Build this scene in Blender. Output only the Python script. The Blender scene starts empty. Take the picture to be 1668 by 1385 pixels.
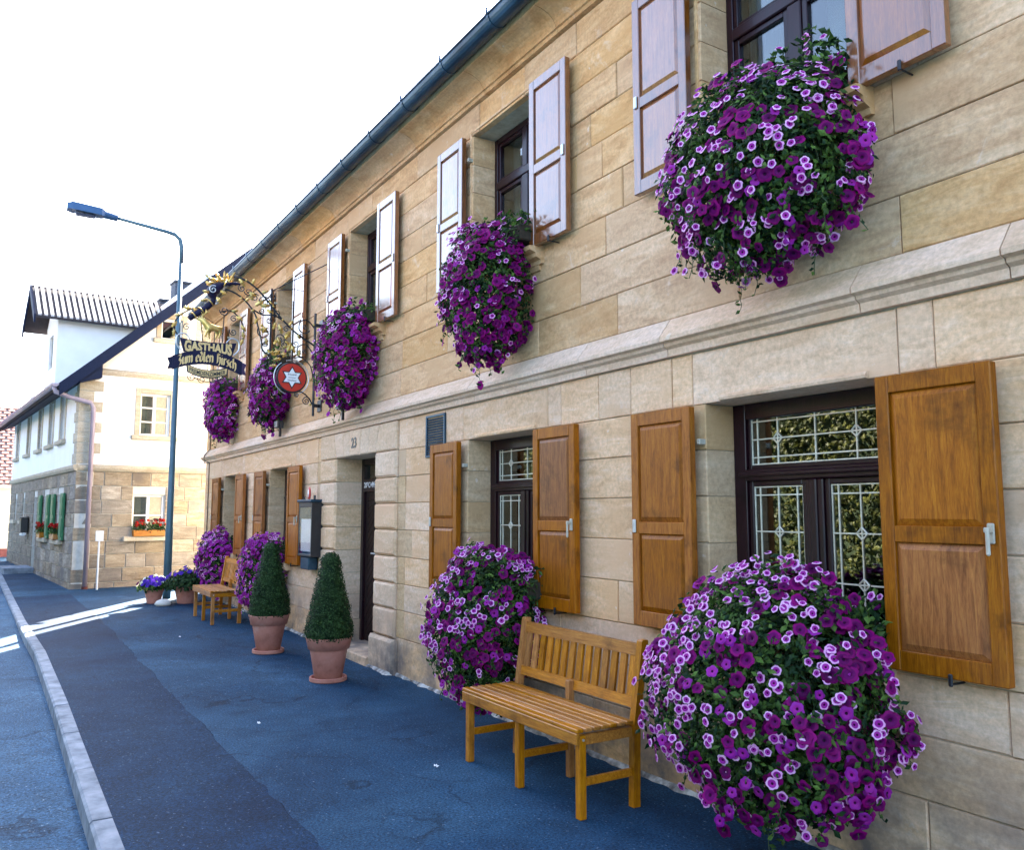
import bpy, math, random
from mathutils import Vector, Matrix, noise as mnoise
R = math.radians
scene = bpy.context.scene
COL = scene.collection
rng = random.Random(7)

# ------------------------------------------------------------------ camera
YAW, PITCH = R(58.008), R(6.026)
cam_d = bpy.data.cameras.new('camera'); cam = bpy.data.objects.new('camera', cam_d); COL.objects.link(cam)
cam_d.sensor_width = 36.0; cam_d.lens = 36.0 * 1350.0 / 1668.0
cam_d.clip_start = 0.05; cam_d.clip_end = 3000
CAM = Vector((0.0, -3.383, 1.56))
cam.location = CAM; cam.rotation_euler = (R(90) + PITCH, 0, YAW)
scene.camera = cam

# ------------------------------------------------------------------ sky, sun, exposure
SUN_EL = R(39.0); SUN_TRAVEL = Vector((0.83, -0.557)).normalized()
w = bpy.data.worlds.new('World'); scene.world = w; w.use_nodes = True
nt = w.node_tree; bg = nt.nodes['Background']
sky = nt.nodes.new('ShaderNodeTexSky'); sky.sky_type = 'NISHITA'; sky.sun_disc = False
sky.sun_elevation = SUN_EL; sky.sun_rotation = math.atan2(-SUN_TRAVEL.x, -SUN_TRAVEL.y)
sky.air_density = 1.0; sky.dust_density = 3.5; sky.ozone_density = 1.0; sky.altitude = 300
nt.links.new(sky.outputs[0], bg.inputs[0]); bg.inputs[1].default_value = 0.085
sun_d = bpy.data.lights.new('sun', 'SUN'); sun_d.energy = 5.0; sun_d.angle = R(0.5); sun_d.color = (1.0, 0.93, 0.82)
sun = bpy.data.objects.new('sun', sun_d); COL.objects.link(sun); sun.location = (-30, 20, 30)
d = Vector((SUN_TRAVEL.x * math.cos(SUN_EL), SUN_TRAVEL.y * math.cos(SUN_EL), -math.sin(SUN_EL)))
sun.rotation_euler = d.to_track_quat('-Z', 'Y').to_euler()
vs = scene.view_settings
vs.view_transform = 'Standard'; vs.look = 'None'; vs.gamma = 1.0; vs.use_curve_mapping = False
vs.exposure = 3.78
scene.cycles.max_bounces = 8; scene.cycles.diffuse_bounces = 4; scene.cycles.transparent_max_bounces = 12
scene.cycles.use_denoising = True

# ------------------------------------------------------------------ materials
MAT = {}
def nodes(name):
    m = bpy.data.materials.new(name); m.use_nodes = True
    t = m.node_tree; b = t.nodes['Principled BSDF']; MAT[name] = m
    return m, t, b
def new(t, kind, **kw):
    n = t.nodes.new(kind)
    for k, v in kw.items():
        if k.startswith('i_'):
            key = k[2:]; n.inputs[int(key) if key.isdigit() else key.replace('_', ' ')].default_value = v
        else: setattr(n, k, v)
    return n
def coords(t, stretch=(1, 1, 1), world=False):
    tc = new(t, 'ShaderNodeTexCoord')
    if world:
        g = new(t, 'ShaderNodeNewGeometry'); src = g.outputs['Position']
    else: src = tc.outputs['Object']
    oi = new(t, 'ShaderNodeObjectInfo')
    mul = new(t, 'ShaderNodeVectorMath', operation='SCALE'); mul.inputs[0].default_value = (37.0, 53.0, 71.0)
    t.links.new(oi.outputs['Random'], mul.inputs['Scale'])
    st = new(t, 'ShaderNodeVectorMath', operation='MULTIPLY'); st.inputs[1].default_value = stretch
    t.links.new(src, st.inputs[0])
    ad = new(t, 'ShaderNodeVectorMath', operation='ADD')
    t.links.new(st.outputs[0], ad.inputs[0])
    if not world: t.links.new(mul.outputs[0], ad.inputs[1])
    return ad.outputs[0], oi
def ramp(t, fac, cols, pos=None):
    r = new(t, 'ShaderNodeValToRGB'); e = r.color_ramp.elements
    n = len(cols); pos = pos or [0.3 + 0.4 * i / max(1, n - 1) for i in range(n)]
    while len(e) < n: e.new(0.5)
    for i, c in enumerate(cols): e[i].position = pos[i]; e[i].color = (*c, 1)
    t.links.new(fac, r.inputs[0]); return r.outputs[0]
def noise_n(t, vec, scale, detail=4, rough=0.6, dist=0.0):
    n = new(t, 'ShaderNodeTexNoise'); n.inputs['Scale'].default_value = scale; n.inputs['Detail'].default_value = detail
    n.inputs['Roughness'].default_value = rough; n.inputs['Distortion'].default_value = dist
    t.links.new(vec, n.inputs['Vector']); return n.outputs[0]
def mix(t, a, b, fac, mode='MIX'):
    m = new(t, 'ShaderNodeMix', data_type='RGBA', blend_type=mode)
    for s, v in ((0, fac), (6, a), (7, b)):
        if hasattr(v, 'is_linked'): t.links.new(v, m.inputs[s])
        else: m.inputs[s].default_value = v if s == 0 else (*v, 1)
    return m.outputs[2]
def bump(t, b, h, strength, dist=0.01):
    n = new(t, 'ShaderNodeBump'); n.inputs['Strength'].default_value = strength; n.inputs['Distance'].default_value = dist
    t.links.new(h, n.inputs['Height']); t.links.new(n.outputs[0], b.inputs['Normal'])
def vary(t, col, oi, amount, sat=0.0):
    h = new(t, 'ShaderNodeHueSaturation'); mr = new(t, 'ShaderNodeMapRange')
    mr.inputs['To Min'].default_value = 1 - amount; mr.inputs['To Max'].default_value = 1 + amount
    t.links.new(oi.outputs['Random'], mr.inputs[0]); t.links.new(mr.outputs[0], h.inputs['Value'])
    if sat:
        mu = new(t, 'ShaderNodeMath', operation='MULTIPLY', i_1=17.31); fr = new(t, 'ShaderNodeMath', operation='FRACT')
        t.links.new(oi.outputs['Random'], mu.inputs[0]); t.links.new(mu.outputs[0], fr.inputs[0])
        m2 = new(t, 'ShaderNodeMapRange'); m2.inputs['To Min'].default_value = 1 - sat; m2.inputs['To Max'].default_value = 1 + sat
        t.links.new(fr.outputs[0], m2.inputs[0]); t.links.new(m2.outputs[0], h.inputs['Saturation'])
    t.links.new(col, h.inputs['Color']); return h.outputs[0]
def simple(name, cols, scale=8, rough=0.7, metal=0.0, stretch=(1, 1, 1), bs=0, bstr=0.3, bdist=0.004, var=0.0, sat=0.0, spec=0.5, coat=0.0, pos=None, det=4, dist=0.0, rvar=0.0):
    m, t, b = nodes(name); v, oi = coords(t, stretch)
    f = noise_n(t, v, scale, det, 0.6, dist)
    c = ramp(t, f, cols, pos) if len(cols) > 1 else None
    if c is None:
        r = new(t, 'ShaderNodeRGB'); r.outputs[0].default_value = (*cols[0], 1); c = r.outputs[0]
    if var: c = vary(t, c, oi, var, sat)
    t.links.new(c, b.inputs['Base Color'])
    b.inputs['Roughness'].default_value = rough; b.inputs['Metallic'].default_value = metal
    b.inputs['Specular IOR Level'].default_value = spec
    if coat: b.inputs['Coat Weight'].default_value = coat; b.inputs['Coat Roughness'].default_value = 0.12
    if rvar:
        mr = new(t, 'ShaderNodeMapRange'); mr.inputs['To Min'].default_value = rough - rvar; mr.inputs['To Max'].default_value = rough + rvar
        t.links.new(f, mr.inputs[0]); t.links.new(mr.outputs[0], b.inputs['Roughness'])
    if bs: bump(t, b, noise_n(t, v, bs, 5, 0.65), bstr, bdist)
    return m
def stone(name, c_dark, c_mid, c_light, c_stain, base_stain=0.0, streak=(1.2, 1.2, 5.0), bstr=0.45, var=0.07, sat=0.10):
    """sandstone: faint bedding bands, blotches, pale efflorescence, damp grime near the ground"""
    m, t, b = nodes(name); v, oi = coords(t, streak)
    v2, _ = coords(t, (1, 1, 1))
    c = ramp(t, noise_n(t, v, 2.2, 6, 0.66, 0.9), [c_dark, c_mid, c_light], [0.32, 0.5, 0.68])
    fine = noise_n(t, v2, 38, 5, 0.7)
    c = mix(t, c, ramp(t, fine, [(0.6, 0.58, 0.55), (1.16, 1.16, 1.16)], [0.3, 0.66]), 0.6, 'MULTIPLY')
    blot = ramp(t, noise_n(t, v2, 1.5, 4, 0.55), [(0, 0, 0), (1, 1, 1)], [0.52, 0.7])
    c = mix(t, c, c_stain, blot)
    w_eff = ramp(t, noise_n(t, v2, 4.5, 6, 0.7, 0.8), [(0, 0, 0), (0.55, 0.55, 0.55)], [0.62, 0.74])
    c = mix(t, c, (0.70, 0.60, 0.50), w_eff)
    chip = ramp(t, noise_n(t, v2, 13, 3, 0.5), [(0, 0, 0), (0.5, 0.5, 0.5)], [0.72, 0.76])
    c = mix(t, c, (0.73, 0.64, 0.53), chip)
    c = vary(t, c, oi, var, sat)
    if base_stain:
        g = new(t, 'ShaderNodeNewGeometry'); s = new(t, 'ShaderNodeSeparateXYZ'); t.links.new(g.outputs['Position'], s.inputs[0])
        mr = new(t, 'ShaderNodeMapRange'); mr.inputs['From Min'].default_value = 0.75; mr.inputs['From Max'].default_value = 0.05
        t.links.new(s.outputs['Z'], mr.inputs[0])
        gn = noise_n(t, g.outputs['Position'], 3.0, 6, 0.65)
        ml = new(t, 'ShaderNodeMath', operation='MULTIPLY'); t.links.new(mr.outputs[0], ml.inputs[0])
        rr = new(t, 'ShaderNodeMapRange'); rr.inputs['From Min'].default_value = 0.35; rr.inputs['From Max'].default_value = 0.62; rr.inputs['To Max'].default_value = base_stain
        t.links.new(gn, rr.inputs[0]); t.links.new(rr.outputs[0], ml.inputs[1])
        c = mix(t, c, (0.16, 0.13, 0.12), ml.outputs[0])
    t.links.new(c, b.inputs['Base Color']); b.inputs['Roughness'].default_value = 0.9; b.inputs['Specular IOR Level'].default_value = 0.25
    h = mix(t, fine, noise_n(t, v, 9, 4, 0.6), 0.5)
    bump(t, b, h, bstr, 0.008)
    return m
stone('stone_upper', (0.477, 0.269, 0.129), (0.609, 0.373, 0.191), (0.700, 0.468, 0.273), (0.548, 0.326, 0.160))
stone('stone_lower', (0.619, 0.383, 0.211), (0.731, 0.482, 0.288), (0.792, 0.567, 0.386), (0.660, 0.406, 0.227), base_stain=1.0)
stone('stone_door', (0.609, 0.406, 0.252), (0.710, 0.496, 0.319), (0.771, 0.567, 0.397), (0.670, 0.435, 0.278), base_stain=1.0)
stone('stone_string', (0.629, 0.430, 0.278), (0.721, 0.515, 0.355), (0.782, 0.581, 0.438), (0.660, 0.449, 0.299), var=0.06, sat=0.12)
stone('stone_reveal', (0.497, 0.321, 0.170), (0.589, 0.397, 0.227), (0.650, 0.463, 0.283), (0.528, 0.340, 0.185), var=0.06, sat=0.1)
stone('stone_house', (0.21, 0.165, 0.12), (0.33, 0.275, 0.21), (0.46, 0.395, 0.31), (0.20, 0.17, 0.145), var=0.25, sat=0.3, base_stain=0.7)
stone('stone_quoin', (0.40, 0.33, 0.24), (0.48, 0.41, 0.31), (0.54, 0.48, 0.38), (0.44, 0.37, 0.28), var=0.08)
simple('mortar', [(0.34, 0.27, 0.18), (0.50, 0.42, 0.30)], 14, 0.95, bs=60, bstr=0.4)
simple('mortar_pale', [(0.52, 0.49, 0.43), (0.66, 0.63, 0.57)], 10, 0.95, bs=60, bstr=0.4)
simple('grout', [(0.10, 0.09, 0.085), (0.30, 0.28, 0.26), (0.55, 0.53, 0.50)], 9, 0.95, bs=60, bstr=0.5, pos=[0.35, 0.5, 0.6], det=7)
simple('plaster', [(0.80, 0.79, 0.77), (0.86, 0.85, 0.83)], 3, 0.92, bs=45, bstr=0.25)
simple('cream_plaster', [(0.66, 0.58, 0.42), (0.74, 0.66, 0.50)], 2, 0.92, bs=45, bstr=0.25)
WOODC = [(0.12, 0.031, 0.003), (0.21, 0.060, 0.006), (0.29, 0.094, 0.010)]
def wood(name, cols, stretch, rough=0.34, coat=0.35, scale=9, var=0.2, spec=0.5, ior=1.5):
    m, t, b = nodes(name); v, oi = coords(t, stretch)
    f = noise_n(t, v, scale, 6, 0.62, 0.9)
    c = ramp(t, f, cols, [0.28, 0.5, 0.72])
    g = noise_n(t, v, scale * 6, 3, 0.6)
    c = mix(t, c, ramp(t, g, [(0.66, 0.6, 0.55), (1.1, 1.1, 1.1)], [0.35, 0.6]), 0.6, 'MULTIPLY')
    v3, _ = coords(t, (1, 1, 1))
    c = mix(t, c, tuple(x * 0.30 for x in cols[0]), ramp(t, noise_n(t, v3, 4.0, 5, 0.65), [(0, 0, 0), (0.8, 0.8, 0.8)], [0.54, 0.74]))
    c = vary(t, c, oi, var, 0.1)
    t.links.new(c, b.inputs['Base Color']); b.inputs['Specular IOR Level'].default_value = spec
    mr = new(t, 'ShaderNodeMapRange'); mr.inputs['To Min'].default_value = rough - 0.1; mr.inputs['To Max'].default_value = rough + 0.16
    t.links.new(noise_n(t, v3, 7, 4, 0.6), mr.inputs[0]); t.links.new(mr.outputs[0], b.inputs['Roughness'])
    if coat: b.inputs['Coat Weight'].default_value = coat; b.inputs['Coat Roughness'].default_value = 0.12; b.inputs['Coat IOR'].default_value = ior
    bump(t, b, g, 0.12, 0.003)
    return m
wood('wood_shutter_satin', [(0.17, 0.046, 0.003), (0.31, 0.094, 0.006), (0.42, 0.148, 0.011)], (6, 6, 0.55), rough=0.45, coat=0.10, spec=0.2)
wood('wood_shutter', WOODC, (6, 6, 0.55), rough=0.36, coat=1.0, spec=0.35, ior=1.85)
BW = [(0.27, 0.085, 0.006), (0.43, 0.155, 0.013), (0.56, 0.235, 0.027)]
wood('wood_bench_x', BW, (0.6, 7, 7), rough=0.4, coat=0.15, spec=0.3)
wood('wood_bench_z', BW, (7, 7, 0.6), rough=0.4, coat=0.12, spec=0.3)
wood('wood_frame', [(0.010, 0.0025, 0.005), (0.017, 0.004, 0.008), (0.025, 0.006, 0.011)], (5, 5, 1), rough=0.3, coat=0.15, spec=0.25)
wood('wood_door', [(0.009, 0.003, 0.004), (0.016, 0.006, 0.006), (0.026, 0.010, 0.009)], (5, 5, 1), rough=0.45, coat=0.05, spec=0.25)
simple('came', [(0.55, 0.52, 0.40), (0.78, 0.74, 0.60)], 20, 0.35, metal=0.2)
simple('room_dark', [(0.022, 0.018, 0.014), (0.034, 0.028, 0.022)], 3, 0.9)  # near-black interiors: the darkness of unlit rooms is put into the colour
simple('curtain', [(0.46, 0.50, 0.52), (0.6, 0.63, 0.64)], 4, 0.9, stretch=(8, 1, 0.5))
simple('gutter_metal', [(0.012, 0.035, 0.062), (0.024, 0.062, 0.10), (0.05, 0.10, 0.15)], 7, 0.4, metal=0.55, stretch=(0.4, 1, 1), bs=20, bstr=0.1)
simple('iron', [(0.012, 0.012, 0.015), (0.028, 0.03, 0.036)], 20, 0.42, metal=0.4)
simple('gold', [(0.46, 0.29, 0.07), (0.72, 0.50, 0.17)], 14, 0.3, metal=0.7)
simple('steel', [(0.42, 0.42, 0.42), (0.66, 0.65, 0.63)], 20, 0.35, metal=0.6)
simple('ivory', [(0.36, 0.32, 0.24), (0.50, 0.46, 0.37)], 14, 0.4)
simple('terracotta', [(0.30, 0.105, 0.07), (0.45, 0.175, 0.125), (0.50, 0.21, 0.155), (0.58, 0.34, 0.28)], 6, 0.85, pos=[0.25, 0.45, 0.6, 0.78], bs=50, bstr=0.2, var=0.06)
simple('soil', [(0.02, 0.013, 0.008), (0.05, 0.035, 0.02)], 30, 0.95, bs=60)
simple('red_paint', [(0.48, 0.03, 0.018), (0.58, 0.045, 0.025)], 12, 0.35)
simple('white_paint', [(0.74, 0.74, 0.74), (0.82, 0.82, 0.82)], 6, 0.45)
simple('cream_letter', [(0.62, 0.40, 0.15), (0.74, 0.50, 0.21)], 12, 0.5)
simple('navy_board', [(0.004, 0.004, 0.024), (0.009, 0.008, 0.036)], 12, 0.5, spec=0.2)
simple('purple_board', [(0.03, 0.008, 0.05), (0.045, 0.014, 0.07)], 12, 0.4)
simple('black_paint', [(0.01, 0.01, 0.012), (0.02, 0.02, 0.023)], 12, 0.4)
simple('lamp_metal', [(0.055, 0.115, 0.145), (0.08, 0.15, 0.185)], 5, 0.5, metal=0.25)
simple('lamp_head_metal', [(0.022, 0.07, 0.15), (0.035, 0.095, 0.19)], 5, 0.45, metal=0.2)
simple('green_paint', [(0.012, 0.12, 0.045), (0.025, 0.165, 0.065)], 6, 0.45)
simple('navy_wood', [(0.004, 0.009, 0.030), (0.009, 0.016, 0.045)], 6, 0.7, spec=0.2, stretch=(1, 5, 5))
simple('chimney_slate', [(0.035, 0.045, 0.065), (0.06, 0.07, 0.095)], 8, 0.8)
simple('roof_underlay', [(0.22, 0.17, 0.16), (0.32, 0.26, 0.24)], 6, 0.9)
simple('tile_dark', [(0.018, 0.012, 0.014), (0.04, 0.028, 0.03)], 9, 0.7, bs=30)
simple('tile_pale', [(0.42, 0.38, 0.35), (0.58, 0.54, 0.50)], 9, 0.75, var=0.08)
simple('tile_red', [(0.10, 0.022, 0.018), (0.17, 0.042, 0.033)], 9, 0.75, var=0.2)
simple('pipe_pink', [(0.28, 0.22, 0.26), (0.37, 0.30, 0.34)], 4, 0.45, metal=0.1)
simple('kerb', [(0.10, 0.12, 0.15), (0.19, 0.22, 0.26), (0.27, 0.30, 0.35)], 7, 0.92, bs=60, bstr=0.7, var=0.12, pos=[0.3, 0.5, 0.68], det=7)
def leafmat(name, cols, var=0.25, trans=0.25, rough=0.5):
    m, t, b = nodes(name)
    g = new(t, 'ShaderNodeNewGeometry'); 
    f = noise_n(t, g.outputs['Position'], 9.0, 3, 0.6)
    c1 = ramp(t, f, cols, [0.3, 0.48, 0.64] if len(cols) == 3 else None)
    c = mix(t, c1, tuple(min(1, x * 2.1 + 0.012) for x in cols[-1]), ramp(t, g.outputs['Random Per Island'], [(0, 0, 0), (1, 1, 1)], [0.55, 1.0]))
    t.links.new(c, b.inputs['Base Color']); b.inputs['Roughness'].default_value = rough; b.inputs['Specular IOR Level'].default_value = 0.22
    tr = new(t, 'ShaderNodeBsdfTranslucent'); ms = new(t, 'ShaderNodeMixShader', i_0=trans)
    t.links.new(c, tr.inputs[0]); t.links.new(b.outputs[0], ms.inputs[1]); t.links.new(tr.outputs[0], ms.inputs[2])
    t.links.new(ms.outputs[0], t.nodes['Material Output'].inputs[0])
leafmat('leaf', [(0.003, 0.015, 0.006), (0.010, 0.036, 0.010), (0.050, 0.095, 0.012)], rough=0.6)
leafmat('leaf_box', [(0.0035, 0.015, 0.003), (0.007, 0.025, 0.004), (0.018, 0.044, 0.008)], trans=0.1, rough=0.6)
leafmat('leaf_grey', [(0.10, 0.15, 0.08), (0.18, 0.22, 0.12), (0.3, 0.34, 0.2)])
leafmat('leaf_hedge', [(0.018, 0.028, 0.004), (0.045, 0.056, 0.008), (0.085, 0.085, 0.014)])
simple('stem', [(0.03, 0.05, 0.015), (0.05, 0.08, 0.025)], 10, 0.8)
def petal(name, col, col2, rough=0.55, var=0.2):
    m, t, b = nodes(name); oi = new(t, 'ShaderNodeObjectInfo'); g = new(t, 'ShaderNodeNewGeometry')
    ad = new(t, 'ShaderNodeMath', operation='ADD'); fr = new(t, 'ShaderNodeMath', operation='FRACT')
    t.links.new(oi.outputs['Random'], ad.inputs[0]); t.links.new(g.outputs['Random Per Island'], ad.inputs[1]); t.links.new(ad.outputs[0], fr.inputs[0])
    c = ramp(t, fr.outputs[0], [col, col2], [0.0, 1.0])
    t.links.new(c, b.inputs['Base Color']); b.inputs['Roughness'].default_value = rough
    b.inputs['Specular IOR Level'].default_value = 0.12
    tr = new(t, 'ShaderNodeBsdfTranslucent'); ms = new(t, 'ShaderNodeMixShader', i_0=0.25)
    t.links.new(c, tr.inputs[0]); t.links.new(b.outputs[0], ms.inputs[1]); t.links.new(tr.outputs[0], ms.inputs[2])
    t.links.new(ms.outputs[0], t.nodes['Material Output'].inputs[0])
petal('petal_rim', (0.76, 0.32, 0.63), (0.86, 0.50, 0.76))
petal('petal_mid', (0.30, 0.012, 0.25), (0.40, 0.03, 0.33))
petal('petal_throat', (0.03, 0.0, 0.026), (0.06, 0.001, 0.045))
petal('petal_dark', (0.13, 0.001, 0.075), (0.28, 0.003, 0.15))
petal('petal_dark_mid', (0.08, 0.0006, 0.062), (0.17, 0.002, 0.12))
petal('petal_violet', (0.20, 0.008, 0.22), (0.38, 0.035, 0.37))
petal('petal_white', (0.72, 0.70, 0.50), (0.85, 0.84, 0.72))
petal('petal_blue', (0.06, 0.02, 0.30), (0.12, 0.04, 0.42))
petal('petal_red', (0.42, 0.01, 0.01), (0.6, 0.03, 0.02))
def glassmat(name, tint=(0.55, 0.6, 0.58), ior=1.9):
    m, t, b = nodes(name)
    fr = new(t, 'ShaderNodeFresnel'); gg = new(t, 'ShaderNodeNewGeometry'); mr = new(t, 'ShaderNodeMapRange')
    mr.inputs['To Min'].default_value = ior; mr.inputs['To Max'].default_value = 1 / ior      # same reflectance on both faces of the thin pane
    t.links.new(gg.outputs['Backfacing'], mr.inputs[0]); t.links.new(mr.outputs[0], fr.inputs['IOR'])
    gl = new(t, 'ShaderNodeBsdfGlossy'); gl.inputs['Roughness'].default_value = 0.012
    v, oi = coords(t, (1, 1, 1)); bm = new(t, 'ShaderNodeBump', i_Strength=0.08, i_Distance=0.003)
    t.links.new(noise_n(t, v, 5, 2, 0.5), bm.inputs['Height']); t.links.new(bm.outputs[0], gl.inputs['Normal'])
    tp = new(t, 'ShaderNodeBsdfTransparent'); tp.inputs[0].default_value = (*tint, 1)
    ms = new(t, 'ShaderNodeMixShader')
    t.links.new(fr.outputs[0], ms.inputs[0]); t.links.new(tp.outputs[0], ms.inputs[1]); t.links.new(gl.outputs[0], ms.inputs[2])
    t.links.new(ms.outputs[0], t.nodes['Material Output'].inputs[0])
glassmat('glass', (0.62, 0.66, 0.64), 2.1); glassmat('glass_menu', (0.95, 0.95, 0.95), 1.5)
def asphalt(name, c0, c1, c2, speck):
    m, t, b = nodes(name); g = new(t, 'ShaderNodeNewGeometry'); p = g.outputs['Position']
    big = noise_n(t, p, 0.55, 5, 0.6, 0.5); med = noise_n(t, p, 4.0, 5, 0.65); fine = noise_n(t, p, 75, 3, 0.75)
    vo = new(t, 'ShaderNodeTexVoronoi'); vo.inputs['Scale'].default_value = 130; t.links.new(p, vo.inputs['Vector'])
    c = ramp(t, big, [c0, c1, c2], [0.32, 0.5, 0.68])
    c = mix(t, c, ramp(t, med, [(0.7, 0.7, 0.7), (1.25, 1.25, 1.25)], [0.3, 0.7]), 0.7, 'MULTIPLY')
    c = mix(t, c, ramp(t, fine, [(0.25, 0.25, 0.25), (2.3, 2.3, 2.3)], [0.34, 0.68]), 0.85, 'MULTIPLY')
    st = ramp(t, noise_n(t, p, 1.6, 6, 0.7, 1.2), [(1, 1, 1), (0.52, 0.52, 0.55)], [0.56, 0.72])
    c = mix(t, c, st, 0.8, 'MULTIPLY')
    wob = new(t, 'ShaderNodeVectorMath', operation='ADD'); nz = new(t, 'ShaderNodeTexNoise'); nz.inputs['Scale'].default_value = 3.0; nz.inputs['Detail'].default_value = 5
    t.links.new(p, nz.inputs['Vector']); scv = new(t, 'ShaderNodeVectorMath', operation='SCALE'); scv.inputs['Scale'].default_value = 0.35; t.links.new(nz.outputs['Color'], scv.inputs[0])
    t.links.new(p, wob.inputs[0]); t.links.new(scv.outputs[0], wob.inputs[1])
    cr = new(t, 'ShaderNodeTexVoronoi', feature='DISTANCE_TO_EDGE'); cr.inputs['Scale'].default_value = 0.55; t.links.new(wob.outputs[0], cr.inputs['Vector'])
    crk = ramp(t, cr.outputs['Distance'], [(0.35, 0.35, 0.38), (1, 1, 1)], [0.002, 0.008])
    c = mix(t, c, crk, ramp(t, noise_n(t, p, 0.8, 3, 0.5), [(0, 0, 0), (0.8, 0.8, 0.8)], [0.48, 0.58]), 'MULTIPLY')
    sp = ramp(t, noise_n(t, p, 42, 3, 0.75), [(0, 0, 0), (0.8, 0.8, 0.8)], [0.64, 0.69])
    c = mix(t, c, speck, sp)
    t.links.new(c, b.inputs['Base Color']); b.inputs['Roughness'].default_value = 0.85; b.inputs['Specular IOR Level'].default_value = 0.18
    hh = mix(t, fine, vo.outputs[0], 0.5); bump(t, b, hh, 0.7, 0.006)
asphalt('asphalt', (0.0045, 0.023, 0.052), (0.009, 0.038, 0.076), (0.021, 0.063, 0.110), (0.19, 0.26, 0.33))
asphalt('asphalt_dark', (0.0016, 0.012, 0.034), (0.003, 0.019, 0.047), (0.006, 0.028, 0.061), (0.11, 0.17, 0.24))
asphalt('asphalt_road', (0.014, 0.045, 0.088), (0.025, 0.067, 0.120), (0.046, 0.098, 0.156), (0.23, 0.31, 0.39))

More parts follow.
